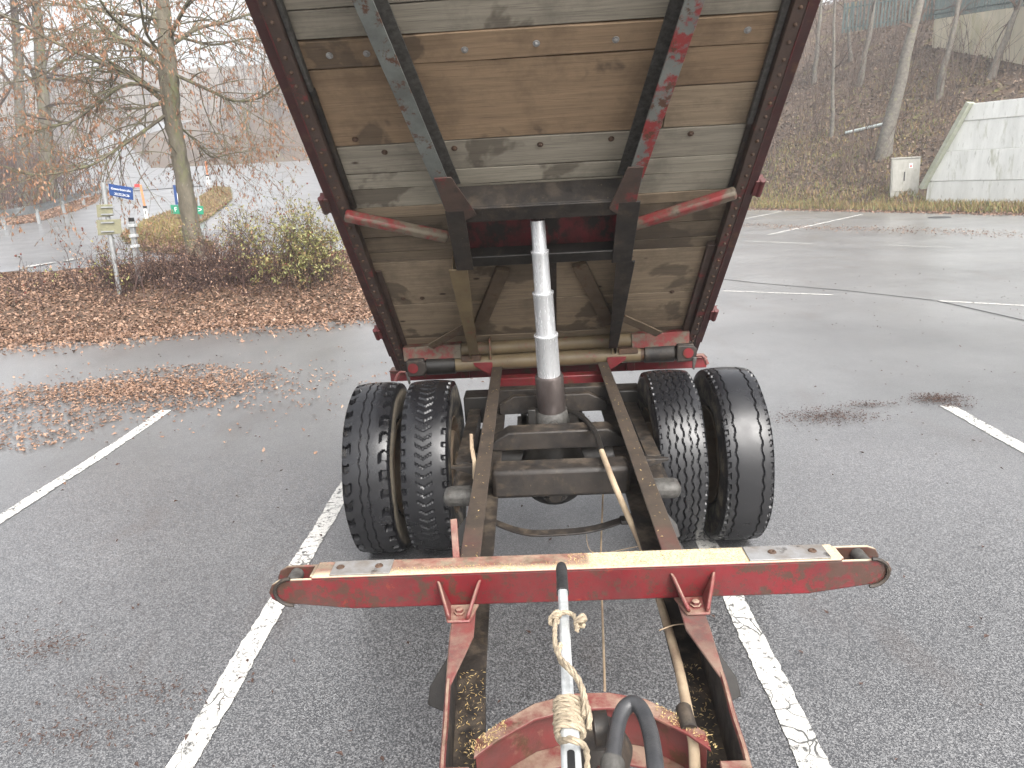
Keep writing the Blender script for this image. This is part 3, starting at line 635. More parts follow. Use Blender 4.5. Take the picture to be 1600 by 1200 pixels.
b = MB().lathe([(3.70, .001), (3.70, .05), (3.73, .052), (3.735, .085), (3.80, .09), (3.86, .15), (3.95, .20), (4.08, .22), (4.2, .19), (4.27, .1), (4.28, .001)], 28, 'y', (-.015, 0, .475))
df = b.build('differential', 'black', TR)
MB().lathe([(3.685, .001), (3.685, .035), (3.71, .04), (3.71, .001)], 20, 'y', (-.015, 0, .452)).build('pinion_nut', 'grime', df)
for k in range(8): MB().lathe([(3.722, .001), (3.722, .010), (3.736, .011)], 6, 'y', (-.015+.07*math.cos(k*.785), 0, .475+.07*math.sin(k*.785))).build('flange_bolt', 'grime', df)
MB().box(-.25, .24, 3.66, 3.72, .53, .56).build('torque_plate', 'black', TR, .004)
for (y, z0, z1, m) in ((4.28, .80, .92, 'grime'), (4.62, .74, .90, 'red')):
    MB().box(-.375, .375, y, y+.09, z0, z1).build('crossmember', m, TR, .008)
b = MB(); b.prism([(-.33, .80), (-.33, .86), (-.24, .915), (.22, .915), (.33, .86), (.33, .80)], (0, 4.20, 0), (1, 0, 0), (0, 0, 1), .05); b.build('ram_cradle', 'grime', TR, .006)
MB().box(-.22, .19, 3.88, 4.12, .775, .80).build('ram_bed_plate', 'black', TR, .004)
for s in (-1, 1):
    MB().box(min(s*.15, s*.19)-.01, max(s*.15, s*.19)-.01, 3.70, 4.18, .745, .80).build('ram_trunnion_bar', 'black', TR, .005)
# rear end
MB().box(-1.19, 1.165, 5.10, 5.19, .775, .852).build('tail_beam', 'red', TR, .006)
b = MB(); b.box(-1.19, 1.165, 5.08, 5.20, .855, .861); b.build('tail_beam_plate', 'red_dusty', TR, .002)
for xx in (-.62, .60): MB().box(xx-.03, xx+.03, 5.05, 5.098, .79, .90).build('lug', 'red', TR, .004)
for s in (-1, 1): MB().prism([(0, 0), (.1, .05), (.10, .09), (0, .11)], (s*.39, 4.72, .66), (s, 0, 0), (0, 0, 1), .012).build('tail_wing', 'red', TR, .002)
pt = MB().tube([(x, 4.74, .988+.012*x) for x in np.linspace(-.66, .62, 5)], .053, 24).build('pivot_tube', 'olive', TR)
for s in (-1, 1):
    a, e = s*.66, s*.94
    c = MB().tube([(s*.56, 4.74, .988+s*.007), (s*.66, 4.74, .988+s*.007)], .045, 20).build('journal', 'rust', TR)
    c = MB().lathe([(0, .05), (.004, .062), (.20, .064), (.205, .058), (.205, .001)], 24, 'x', (0, 0, 0)).build('pivot_sleeve', 'grime' if s > 0 else 'black', TR)
    c.matrix_basis = Matrix.Translation((s*.645, 4.74, .988+s*.008)) @ Matrix.Rotation(0 if s > 0 else math.pi, 4, 'Z')
    b = MB(); b.prism([(-.06, -.06), (.05, -.055), (.075, -.02), (.075, .03), (.05, .055), (-.06, .06)], (s*.915, 4.675, .995+s*.01), (1, 0, 0), (0, 0, 1), .02)
    b.box(s*.915-.055, s*.915+.06, 4.68, 4.785, (.935)+s*.01, 1.055+s*.01)
    yy = b.build('pivot_yoke', 'grime', TR, .012)
    MB().lathe([(0, .001), (0, .035), (.006, .033), (.008, .001)], 20, 'y', (s*.93, 4.648, 1.0+s*.01)).build('yoke_cap', 'red', yy)
    MB().prism([(0, .06), (.03, .06), (.012, -.03), (.0, -.02)], (s*.96, 4.66, .91+s*.01), (s, 0, 0), (0, 0, 1), .015).build('yoke_claw', 'castgrey', yy, .004)
    MB().tube([(s*.985, 4.655, .975+s*.01), (s*1.02, 4.65, .98+s*.01), (s*1.04, 4.645, .96+s*.01), (s*1.055, 4.64, .92+s*.01)], [.008, .009, .011, .014], 8).build('lynch_pin', 'red_dusty', TR)
    # gussets between rail end and tube
    MB().prism([(0, 0), (.12*1, .075), (.13, .10), (0, .10)], (s*.39, 4.68, .90), (s, 0, 0), (0, 0, 1), .012).build('rail_gusset', 'red', TR, .002)
# ---- hydraulic ram
B0 = np.array([-.010, 4.0, .815]); B1 = np.array([-.050, 3.835, 1.985])
def rp(t): return B0+(B1-B0)*t
ram = thing('hydraulic_ram', tuple(B0)); attach(ram, TR); PW[ram] = Matrix.Translation(Vector(B0))
MB().tube([rp(-.02), rp(.0), rp(.045), rp(.055)], [.105, .11, .098, .085], 32).build('ram_base', 'castgrey', ram)
MB().tube([rp(.05), rp(.235), rp(.245)], [.083, .083, .078], 36).build('ram_barrel', 'ramtube', ram)
cut = [.24, .455, .665, .86, 1.0]; rr = [.066, .056, .046, .039]
for i in range(4):
    MB().tube([rp(cut[i]), rp(cut[i+1]-.012), rp(cut[i+1]-.008), rp(cut[i+1])], [rr[i], rr[i], rr[i]+.003, rr[i]+.003] if i < 3 else [rr[i]]*4, 40).build('ram_stage', 'chrome', ram)
d_ = np.array([0, -.12, 0])
MB().lathe([(0, .001), (0, .024), (.03, .024), (.03, .03), (.05, .03)], 16, 'y', tuple(rp(.0)+np.array([.005, -.135, .0]))).build('hose_fitting', 'castgrey', ram)
MB().lathe([(0, .001), (0, .014), (.01, .016)], 12, 'y', tuple(rp(.0)+np.array([.005, -.146, .0]))).build('fitting_screw', 'zinc', ram)
MB().tube([rp(0)+np.array(p) for p in ((.03, -.11, .0), (.09, -.13, -.02), (.17, -.13, -.035), (.24, -.12, -.02), (.25, -.1, .0))], .012, 10).build('ram_hose', 'black', ram)
MB().box(-.155, -.105, 3.93, 3.98, .80, .90).build('ram_valve', 'black', ram, .008)
# ---- lines: brown pressure line, thin cord
hp = [onZ(*p, z) for p, z in (((880, 640), .86), ((905, 648), .88), ((928, 672), .93), ((940, 705), .955), ((960, 757), .93), ((982, 808), .80), ((1003, 855), .74), ((1020, 905), .76), ((1040, 968), .82), ((1060, 1040), .88), ((1077, 1125), .93), ((1084, 1165), .90), ((1086, 1215), .84))]
MB().tube(smooth_path(hp[:4]), .0150, 10).build('brake_hose', 'black', TR)
MB().tube(smooth_path(hp[3:]), .0135, 10).build('pressure_line', 'beige', TR)
MB().tube([onZ(1068, 1108, .94), onZ(1074, 1128, .945), onZ(1077, 1140, .94)], .02, 12).build('line_clip', 'grime', TR)
cp = [onZ(*p, z) for p, z in (((943, 752), .62), ((941, 800), .62), ((939, 862), .62), ((941, 950), .62), ((943, 1010), .66), ((945, 1079), .72))]
MB().tube(smooth_path(cp), .0042, 6).build('release_cord', 'beige', TR)
MB().tube(smooth_path([onZ(*p, .66) for p in ((916, 830), (918, 850), (925, 862), (945, 864), (990, 855), (1030, 848))]), .0018, 5).build('loose_thread', 'beige', TR)
MB().tube(smooth_path([onZ(*p, .9) for p in ((1030, 985), (1052, 977), (1072, 975), (1085, 977))]), .0022, 5).build('binding_wire', 'beige', TR)
# side stakes
MB().bar(onZ(714, 884, .94), onY(709, 812, 2.30), .016, .024, (1, 0, 0)).build('red_stake', 'red_dusty', TR, .002)
MB().tube([onY(742, 748, 3.05), onY(741, 722, 3.05), onY(737, 700, 3.06), onY(736, 678, 3.07)], [.012, .011, .010, .008], 5).build('wooden_splinter', 'oldwood', TR)
# ---- hand lever with grip
L0, L1 = depth(896, 1260, 1.10), depth(877, 882, 1.86)
def lv(t): return L0+(L1-L0)*t
lever = thing('hand_lever', tuple(L0)); attach(lever, TR); PW[lever] = Matrix.Translation(Vector(L0))
def lever_t(v):
    lo, hi = 0.0, 1.0
    for _ in range(40):
        md = (lo+hi)/2; P = lv(md)-CAM; y = 600-F*(P @ UP)/(P @ _f)
        if y > v: lo = md
        else: hi = md
    return lo
t1, t2 = lever_t(1135), lever_t(925)
dd = (L1-L0)/np.linalg.norm(L1-L0)
MB().bar(lv(0), lv(t1), .034, .028).build('lever_socket', 'zinc', lever, .007)
MB().bar(lv(t1-.02), lv(t2+.01), .0235, .020).build('lever_tube', 'zinc', lever, .006)
MB().tube([lv(t2-.005), lv(t2+.01), lv(.97), lv(.99), lv(1.0)], [.0155, .0145, .0145, .012, .004], 16).build('grip', 'grip', lever)
sd_ = np.cross(dd, (0, 0, 1)); sd_ /= np.linalg.norm(sd_); ud_ = np.cross(sd_, dd)
ts = lever_t(1196); c0 = lv(ts)+ud_*.0145
pp = [(-.03+.0*i, 0) for i in range(0)]; sl_ = [(math.cos(a)*.0065+(.012 if math.cos(a) > 0 else -.03), math.sin(a)*.0065) for a in np.linspace(0, 2*math.pi, 20, endpoint=False)]
MB().prism(sl_, c0, dd, sd_, -.0006).build('slot', 'blackp', lever)
# ---- rope wound round the lever (a thing of its own)
rope = thing('rope', tuple(lv(t1)), 'frayed hemp rope knotted and wound round the galvanised hand lever', 'rope')
def coil(ta, tb, turns, r0, rad, name):
    pts = []
    for i in range(int(turns*16)+1):
        f = i/(turns*16); a = 2*math.pi*i/16; r = r0+.0012*math.sin(i*1.3)
        pts.append(lv(ta+(tb-ta)*f)+r*1.12*math.cos(a)*sd_+r*math.sin(a)*ud_)
    return pts
ta, tb = lever_t(1150), lever_t(1098)
def twist(pts, r, name):
    """three-strand rope along a path"""
    b = MB(); P = smooth_path(pts, 3); n = len(P); acc = 0
    for k in range(3):
        S2 = []; acc = 0
        for i in range(n):
            d = P[min(i+1, n-1)]-P[max(i-1, 0)]; d = d/(np.linalg.norm(d)+1e-9); a_ = np.cross(d, UP); a_ /= np.linalg.norm(a_)+1e-9; b_ = np.cross(d, a_)
            if i: acc += np.linalg.norm(P[i]-P[i-1])
            ph = acc/(r*6)*2*math.pi*.5+k*2.0944
            S2.append(P[i]+(math.cos(ph)*a_+math.sin(ph)*b_)*r*.48)
        b.tube(S2, r*.62, 6)
    return b.build(name, 'rope', rope)
twist(coil(ta, tb, 7, .0215, .005, 'coil'), .0052, 'rope_coil')
twist([depth(*p) for p in ((872, 1150, 1.235), (876, 1158, 1.20), (890, 1155, 1.17), (905, 1160, 1.17), (916, 1172, 1.2), (918, 1205, 1.2))], .0058, 'rope_tail')
twist([depth(*p) for p in ((912, 1120, 1.27), (914, 1095, 1.30), (908, 1070, 1.33), (893, 1045, 1.36), (877, 1030, 1.40), (868, 1010, 1.45), (867, 985, 1.50), (870, 965, 1.55), (880, 957, 1.585), (897, 962, 1.585), (902, 985, 1.52))], .0055, 'rope_strand')
twist([depth(*p) for p in ((920, 1140, 1.25), (921, 1115, 1.27), (912, 1088, 1.31), (904, 1065, 1.34), (890, 1047, 1.36), (877, 1035, 1.4), (873, 1020, 1.44), (876, 1005, 1.46))], .0052, 'rope_strand')
for (u, v) in ((867, 966), (907, 972)):
    c = depth(u, v, 1.55); pts = [c+np.array([.010*math.cos(i*.9)*1.1, .008*math.sin(i*1.3), .011*math.sin(i*.9+.5)]) for i in range(14)]; twist(pts, .005, 'rope_knot')
# ---- black hose loop and bracket at the front
MB().tube(smooth_path([depth(*p) for p in ((958, 1290, 1.12), (957, 1200, 1.2), (962, 1150, 1.26), (972, 1113, 1.30), (988, 1099, 1.31), (1003, 1110, 1.29), (1016, 1145, 1.24), (1024, 1200, 1.16), (1030, 1290, 1.08))]), .0145, 16).build('hydraulic_hose', 'hose', TR)
MB().tube([depth(957, 1215, 1.19), depth(957, 1190, 1.21), depth(958, 1183, 1.215)], [.021, .021, .018], 16).build('hose_ferrule', 'castgrey', TR)
MB().prism([(0, 0), (.02, 0), (.02, .20), (.012, .235), (0, .235)], depth(934, 1215, 1.30), (0, .6, .8), (0, -.8, .6), .01).build('hitch_plate', 'red_dusty', TR, .002)
MB().tube([depth(928, 1140, 1.33), depth(950, 1138, 1.33)], .032, 20).build('hitch_roller', 'grime', TR)
MB().lathe([(0, .001), (0, .06), (.05, .07), (.09, .05), (.10, .001)], 20, 'z', tuple(depth(935, 1200, 1.45))).build('hitch_boss', 'grime', TR)

# ---- wheels
def tri(x): return abs((x % 1.0)*2-1)*2-1
def patA(th, s):   # worn centre, two zigzag grooves, deep side lugs
    d = 0
    for c in (-.22, .16):
        if abs(s-(c+.045*tri(th*34/6.283))) < .022: d = max(d, .007)
    a = abs(s); n = (th*30/6.283+(.5 if s < 0 else 0)+.12*math.sin(s*9)) % 1
    hsh = math.sin(int(th*30/6.283+(.5 if s < 0 else 0))*12.9898+(3 if s < 0 else 0))*43758.5; hsh -= math.floor(hsh)
    if a > .72-.14*hsh and n < .30+.28*hsh: d = max(d, .030*min(1, max(0, a-.58)/.16))
    return d
def patB(th, s):   # chevrons in the middle, side notches
    d = 0; a = abs(s)
    if a < .36 and ((th*62/6.283+a*1.3) % 1) < .26: d = .007
    n = (th*44/6.283+(.5 if s < 0 else 0)) % 1
    if a > .80 and n < .42: d = max(d, .016*min(1, (a-.80)/.1))
    return d
def patC(th, s):   # five zigzag ribs
    d = 0
    for c in (-.62, -.3, .02, .34, .64):
        if abs(s-(c+.06*tri(th*40/6.283+c))) < .026: d = .009
    if abs(s) > .9 and ((th*60/6.283) % 1) < .4: d = max(d, .008)
    return d
def patD(th, s):   # smooth crown, zigzag near the shoulders
    d = 0
    for c in (-.62, .52):
        if abs(s-(c+.05*tri(th*40/6.283+c))) < .028: d = .009
    a = abs(s)
    if a > .86 and ((th*54/6.283+s) % 1) < .45: d = max(d, .011)
    return d
def tyre_mesh(pat, mat, rad=.526, hw=.122, NT=400, NS=56):
    side = [(.004, .012), (.011, .03), (.016, .06), (.018, .10), (.014, .145), (.004, .185), (-.012, .215), (-.03, .235)]
    prof = [(-hw-a, rad-r, None) for a, r in reversed(side)]
    prof += [(hw*(-1+2*k/NS), rad-.010*abs(-1+2*k/NS)**2.4, -1+2*k/NS) for k in range(NS+1)]
    prof += [(hw+a, rad-r, None) for a, r in side]
    m = len(prof); V = np.zeros((NT*m, 3)); k = 0
    for i in range(NT):
        th = 2*math.pi*i/NT; c, q = math.cos(th), math.sin(th)
        for j, (x, r, s) in enumerate(prof):
            rr_ = r
            if s is not None: rr_ -= pat(th, s)
            else: rr_ += .0022*math.sin(th*90)*(1 if .02 < rad-r < .08 else 0); x = x*(1-.012*math.sin(th*7))
            V[k] = (x, rr_*c, rr_*q); k += 1
    fs = [(i*m+j, i*m+j+1, ((i+1) % NT)*m+j+1, ((i+1) % NT)*m+j) for i in range(NT) for j in range(m-1)]
    me = bpy.data.meshes.new('tyre'); me.from_pydata(V.tolist(), [], fs); me.materials.append(mat); me.update()
    me.polygons.foreach_set('use_smooth', [True]*len(me.polygons))
    try: me.set_sharp_from_angle(angle=R(40))
    except Exception: pass
    return me
TM = tyre_mat('muddy_worn_rubber', 1.0); TM2 = tyre_mat('wet_worn_rubber', .45)
for cx, pat, tm, inner, lab in ((-1.062, patA, TM, 0, 'worn tyre with torn shoulder lugs and muddy sidewall'), (-.735, patB, TM2, 1, 'worn tyre with small chevron tread'), (.688, patC, TM2, 1, 'tyre with fine zigzag tread grooves'), (1.045, patD, TM2, 0, 'bald tyre with two zigzag grooves')):
    sgn = 1 if cx > 0 else -1
    w = thing('wheel', (cx, 4.08, .518)); w['_local'] = 1; w.parent = TR; w.matrix_parent_inverse = PW[TR].inverted()
    tag(w, lab)
    o = bpy.data.objects.new('tyre', tyre_mesh(pat, tm)); COL.objects.link(o); o.parent = w; o.rotation_euler = (random.random()*6, 0, 0)
    MB().lathe([(-.118, .300), (-.122, .292), (-.112, .278), (-.07, .265), (-.05, .25), (.05, .25), (.07, .265), (.112, .278), (.122, .292), (.118, .300)], 56).build('rim', 'rim', w)
    MB().lathe([(sgn*.00, .251), (sgn*.012, .22), (sgn*.035, .17), (sgn*.04, .12), (sgn*.03, .08), (sgn*.03, .001)], 48).build('wheel_disc', 'rim', w)
    if inner:
        MB().lathe([(-sgn*.0, .001), (-sgn*.0, .205), (-sgn*.11, .21), (-sgn*.125, .2), (-sgn*.125, .08), (-sgn*.19, .075), (-sgn*.19, .001)], 40).build('brake_drum', 'rim', w)
    for k in range(8):
        a = k*math.pi/4; MB().lathe([(-.022, .001), (-.022, .014), (.022, .014), (.022, .001)], 6, 'x', (sgn*.036, .14*math.cos(a), .14*math.sin(a))).build('wheel_nut', 'rust', w)

# ---- tipping bed: local frame x across, y up the slope, z out of the underside
TILT = R(44.8); BO = np.array([-.055, 4.91, .94]); EV = np.array([0, -math.cos(TILT), math.sin(TILT)]); EN = np.array([0, -math.sin(TILT), -math.cos(TILT)])
bed = bpy.data.objects.new('tipping_bed', None); COL.objects.link(bed)
BM = Matrix(((1, 0, 0, BO[0]), (0, EV[1], EN[1], BO[1]), (0, EV[2], EN[2], BO[2]), (0, 0, 0, 1)))
bed.parent = TR; bed.matrix_parent_inverse = PW[TR].inverted(); bed.matrix_basis = BM; bed['_local'] = 1; PW[bed] = BM
tag(bed, 'raised wooden tipping bed seen from below')
def bd(u, v, n=0.0):
    P = hit(u, v, EN, BO+n*EN)-BO; return (P[0], P @ EV, n)
NP = -.06
XL, XR = -.99, 1.035
def plank(x0, x1, v0, v1, kind, dn=0.0, rough=.0):
    b = MB(); nx = 14; g = .0035
    # slightly wavy long edges so that the joints are not ruled lines
    xs_ = np.linspace(x0, x1, nx); ph = random.random()*9
    lo = [v0+g+.0022*math.sin(x*5+ph)+random.uniform(-.001, .001) for x in xs_]; hi = [v1-g+.0022*math.sin(x*4+ph+2)+random.uniform(-.001, .001) for x in xs_]
    cx, cv = (x0+x1)/2, (v0+v1)/2; V = []
    for z in (0.0, -.042):
        for x, a, c in zip(xs_, lo, hi): V += [(x-cx, a-cv, z), (x-cx, c-cv, z)]
    Fc = []
    for i in range(nx-1):
        k = 2*i; Fc += [(k, k+2, k+3, k+1), (k+2*nx+1, k+2*nx+3, k+2*nx+2, k+2*nx), (k, k+2*nx, k+2*nx+2, k+2), (k+1, k+3, k+2*nx+3, k+2*nx+1)]
    e = 2*(nx-1); Fc += [(0, 1, 1+2*nx, 2*nx), (e+1, e, e+2*nx, e+1+2*nx)]
    b.add(V, Fc); o = b.build('plank', WOOD[kind], bed, .003); o.location = (cx, cv, NP+dn); return o
PL = [(-.09, .275, 'mid'), (.275, .68, 'mid'), (.68, 1.11, 'mid'), (1.11, 1.20, 'dark'), (1.20, 1.33, 'dark'), (1.33, 1.49, 'dark'), (1.49, 1.57, 'mid'), (1.57, 1.707, 'pale'), (1.707, 1.815, 'pale'), (1.815, 1.997, 'grey')]
for k, (a, c, m) in enumerate(PL): plank(XL, XR, a, c, m, random.uniform(-.003, .003))
plank(XL, .60, 1.997, 2.42, 'warm'); plank(.604, XR, 1.997, 2.228, 'mid', -.002); plank(.604, XR, 2.228, 2.42, 'warm', .001)
plank(XL, XR, 2.42, 2.556, 'warm', .003); plank(XL, XR, 2.556, 2.69, 'grey', -.002); plank(XL, XR, 2.69, 2.90, 'grey'); plank(XL, XR, 2.90, 3.18, 'grey', .002); plank(XL, XR, 3.18, 3.50, 'mid')
b = MB(); b.box(XL-.05, XR+.05, -.09, 3.5, NP-.075, NP-.0445); b.build('bed_floor_sheet', 'black', bed)
# side rails with rivets, outer dropsides
for s, xe in ((-1, -1.070), (1, 1.118)):
    xi = xe-s*.105; X = lambda a, c: (min(a, c), max(a, c))
    b = MB(); b.box(*X(xi, xe-s*.052), -.07, 3.5, -.008, .0)                     # riveted flange
    b.box(*X(xi, xi+s*.008), -.07, 3.5, -.07, -.0085)
    rl = b.build('edge_rail', 'railbrown', bed, .002)
    b = MB()
    for k in range(46):
        v = .02+k*.074+random.uniform(-.008, .008); b.lathe([(0, .0095), (.005, .0085), (.0085, .005), (.0095, .0005)], 8, 'z', (xe-s*.076+random.uniform(-.002, .002), v, .0005))
    tag(b.build('rivet_row', 'rust', bed), kind='stuff')
    MB().box(*X(xe-s*.054, xe-s*.049), -.07, 3.5, -.02, .005).build('rail_lip', 'lipred', bed, .002)
    ds = MB().box(*X(xe-s*.048, xe), .12, 3.5, -.50, -.012).build('dropside', 'maroon', bed, .004)
    MB().box(*X(xe-s*.047, xe-s*.008), -.09, .117, -.46, -.016).build('corner_post', 'maroon', bed, .004)
    for v in ((1.66, .42) if s < 0 else (1.62, .46)):
        h = MB(); h.box(*X(xe-s*.012, xe+s*.030), v-.05, v+.05, -.055, -.004); h.tube([(xe+s*.022, v-.055, -.012), (xe+s*.022, v+.055, -.012)], .016, 12); h.build('hinge', 'lipred', bed, .003)
    if s < 0: spans = ((-.07, 1.05, .012, .035, 'railbrown'), (1.60, 2.34, .022, .026, 'grime'), (2.34, 3.5, .030, .022, 'castgrey'))
    else: spans = ((.05, 1.16, .030, .045, 'railbrown'), (1.50, 2.02, .014, .022, 'grime'), (2.02, 3.5, .026, .028, 'castgrey'))
    for (v0, v1, hh, ww, m) in spans:
        MB().box(*X(xi-s*.003, xi-s*(.003+ww)), v0, v1, NP+.0045, NP+.0045+hh).build('edge_batten', m, bed, .003)
# rear end plate (bed end)
MB().box(XL-.06, XR+.06, -.135, -.093, -.55, -.02).build('tailboard', 'maroon', bed, .004)
# main support beams: channels splayed towards the front
def quadbar(b, c0, c1, w, z0, z1):
    """bar lying in the bed plane from c0 to c1 (x,v), width w, between heights z0..z1"""
    a, e = np.array(c0, float), np.array(c1, float); d = (e-a)/np.linalg.norm(e-a); q = np.array([d[1], -d[0]])*w/2
    P = [a-q, a+q, e+q, e-q]; V = [(p[0], p[1], z0) for p in P]+[(p[0], p[1], z1) for p in P]
    b.add(V, [(0, 3, 2, 1), (4, 5, 6, 7), (0, 1, 5, 4), (1, 2, 6, 5), (2, 3, 7, 6), (3, 0, 4, 7)][:])
for s, p0, p1, m in ((-1, (-.420, 1.72), (-.718, 3.5), 'greyblue'), (1, (.455, 1.72), (.715, 3.5), 'bluered')):
    b = MB(); a, e = np.array(p0), np.array(p1); d = (e-a)/np.linalg.norm(e-a); q = np.array([d[1], -d[0]]); q = q if q[0]*s > 0 else -q   # q points outwards
    quadbar(b, a, e, .074, .092, .101)                       # lower flange (painted face)
    wb = MB(); o2 = q*.0345; quadbar(wb, a+o2, e+o2, .007, NP+.004, .0915)   # outer web
    f2 = MB(); quadbar(f2, a-q*.006, e-q*.006, .076, NP+.0045, NP+.0125)   # upper flange on the planks
    sb = b.build('support_beam', m, bed, .002); wb.build('beam_web', 'grime', bed); f2.build('beam_flange', 'castgrey', bed)
# gussets joining beams to the ram box
for s, P in ((-1, [(-.475, 1.93), (-.395, 1.93), (-.30, 1.665), (-.41, 1.60), (-.455, 1.72)]), (1, [(.505, 1.93), (.43, 1.93), (.36, 1.66), (.42, 1.60), (.495, 1.70)])):
    P = P if s < 0 else P; A = 0
    for i in range(len(P)): A += P[i][0]*P[(i+1) % len(P)][1]-P[(i+1) % len(P)][0]*P[i][1]
    P = P if A > 0 else P[::-1]
    MB().prism(P, (0, 0, .1015), (1, 0, 0), (0, 1, 0), .008).build('beam_gusset', 'railbrown', bed, .002)
# ram box: open channel frame
b = MB(); b.box(-.405, .45, 1.60, 1.70, .088, .10); b.box(-.405, .45, 1.692, 1.70, NP+.005, .0875); tb_ = b.build('ram_box_bar', 'grime', bed, .004)
b = MB(); b.box(-.42, .455, 1.235, 1.315, .088, .10); b.box(-.42, .455, 1.235, 1.243, NP+.005, .0875); b.build('ram_box_bar', 'black', bed, .004)
MB().box(-.40, .44, 1.2435, 1.6915, -.035, -.026).build('ram_box_web', plain('scuffed_red_plate', (.17, .022, .027), (.06, .018, .018), 4, .6, spots=[((.02, .017, .015), 7, .44, .58), ((.10, .07, .055), 30, .64, .7)], stretch=(1, .5, 1)), bed)
for s, xa, xb_ in ((-1, -.41, -.395), (1, .44, .455)):
    b = MB(); P = [(s*0+(xa if s < 0 else xa), 1.22), (xb_, 1.22), (xb_, 1.72), (xa, 1.72)]
    b.box(xa, xb_, 1.23, 1.72, NP+.006, .086); b.build('ram_box_cheek', 'grime', bed, .003)
    c = MB(); x0_, x1_ = (-.455, -.36) if s < 0 else (.405, .515); c.box(x0_, x1_, 1.22, 1.70, .101, .110); c.build('ram_box_flange', 'grime', bed, .003)
    # lower legs down to the pivot beam
    c = MB(); xa2 = -.45 if s < 0 else .48
    c.add([(xa2-.05, 1.225, .10), (xa2+.055, 1.225, .10), (xa2+.03, .30, .10), (xa2-.03, .30, .10), (xa2-.05, 1.225, .108), (xa2+.055, 1.225, .108), (xa2+.03, .30, .108), (xa2-.03, .30, .108)], [(0, 3, 2, 1), (4, 5, 6, 7), (0, 1, 5, 4), (1, 2, 6, 5), (2, 3, 7, 6), (3, 0, 4, 7)])
    wv = s*1; c.box(xa2-s*0-.006+s*.028, xa2+.002+s*.028, .12, 1.22, NP+.005, .0995)
    c.build('leg_plate', 'olive' if s < 0 else 'grime', bed, .002)
    # outriggers to the side rails
    c = MB(); n_ = .055
    A_, B_ = (np.array(bd(538, 343, n_)), np.array(bd(700, 377, n_))) if s < 0 else (np.array(bd(1152, 307, n_)), np.array(bd(990, 358, n_)))
    quadbar(c, A_[:2], B_[:2], .056, n_-.055, n_); c.build('outrigger', 'brace', bed, .014)
    c = MB(); A_, B_ = (bd(786, 420, -.04), bd(748, 512, -.04)) if s < 0 else (bd(905, 412, -.04), bd(952, 505, -.04))
    quadbar(c, A_[:2], B_[:2], .085, NP+.005, -.025); c.build('brace_bar', 'rim', bed, .003)
    c = MB(); A_, B_ = (bd(726, 512, .06), bd(672, 543, .06)) if s < 0 else (bd(972, 497, .06), bd(1030, 523, .06))
    quadbar(c, A_[:2], B_[:2], .062, .05, .060); c.build('strut', 'rim', bed, .002)
MB().box(.02, .11, .1, 1.23, NP+.006, NP+.012).build('floor_strip', 'grime', bed, .002)
# bed-side pivot beam (world-aligned, still part of the bed)
def wpart(mb, name, m, bevel=0):
    o = mb.build(name, m, None, bevel); o.parent = bed; o.matrix_parent_inverse = BM.inverted(); return o
wpart(MB().tube([(x, 4.765, 1.085+.012*x) for x in (-.64, 0, .60)], .047, 24), 'bed_pivot_tube', 'olive')
for s in (-1, 1):
    xa, xb_ = (-1.0, -.60) if s < 0 else (.56, .95)
    wpart(MB().bar((xa, 4.765, 1.085+.012*xa), (xb_, 4.765, 1.085+.012*xb_), .11, .10), 'pivot_box', 'brace', .006)
    xq = -.40 if s < 0 else .43
    wpart(MB().box(xq-.006, xq+.006, 4.68, 4.83, 1.02, 1.16), 'pivot_tab', 'olive', .002)
    wpart(MB().box(min(s*.47, s*.60), max(s*.47, s*.60), 4.68, 4.75, 1.015, 1.05), 'pivot_strap', 'rust', .003)
for (u, v) in ((515, 86), (573, 83), (726, 77), (838, 67), (962, 61), (1168, 46), (555, 217), (601, 237), (710, 231), (844, 225), (955, 216), (1079, 208), (529, 281), (660, 465), (630, 466), (1050, 455), (940, 470)):
    x, vv, _ = bd(u, v, NP); o = MB().lathe([(0, .0155), (.003, .015), (.0035, .009), (.009, .009), (.011, .006), (.011, .0005)], 10, 'z').build('bolt', 'bolt' if v < 100 else 'rust', bed); o.location = (x, vv, NP+.003)

# ================================================================== TREES AND SHRUBS
def rnd_dir(d, spread):
    v = np.array(d)+RNG.normal(0, spread, 3); return v/np.linalg.norm(v)
def grow(paths, tips, p, d, L, r, level, maxl, droop=.0, up_=.0, kids=4, spread=.5, segs=5):
    pts = [np.array(p, float)]; rad = [r]; d = np.array(d, float)
    for i in range(segs):
        d = d+RNG.normal(0, .11, 3)+np.array([0, 0, up_-droop*(i+1)/segs]); d /= np.linalg.norm(d)
        pts.append(pts[-1]+d*L/segs); rad.append(r*(1-.8*(i+1)/segs)+.0008)
    paths.append((pts, rad, level))
    if level >= maxl:
        tips.append(pts); return
    for k in range(kids):
        f = RNG.uniform(.25, 1.0); i = min(segs-1, int(f*segs)); q = pts[i]+(pts[i+1]-pts[i])*(f*segs-i)
        grow(paths, tips, q, rnd_dir((pts[i+1]-pts[i])/(np.linalg.norm(pts[i+1]-pts[i])+1e-9), spread), L*RNG.uniform(.35, .62), max(.0022, rad[i]*.55), level+1, maxl, droop, up_, kids, spread, max(3, segs-1))
def paths_mb(paths, nmap=lambda l: (8, 5, 4, 3, 3)[min(l, 4)], lv_=None):
    b = MB()
    for pts, rad, l in paths:
        if lv_ is None or l in lv_: b.tube(pts, rad, nmap(l), caps=False)
    return b
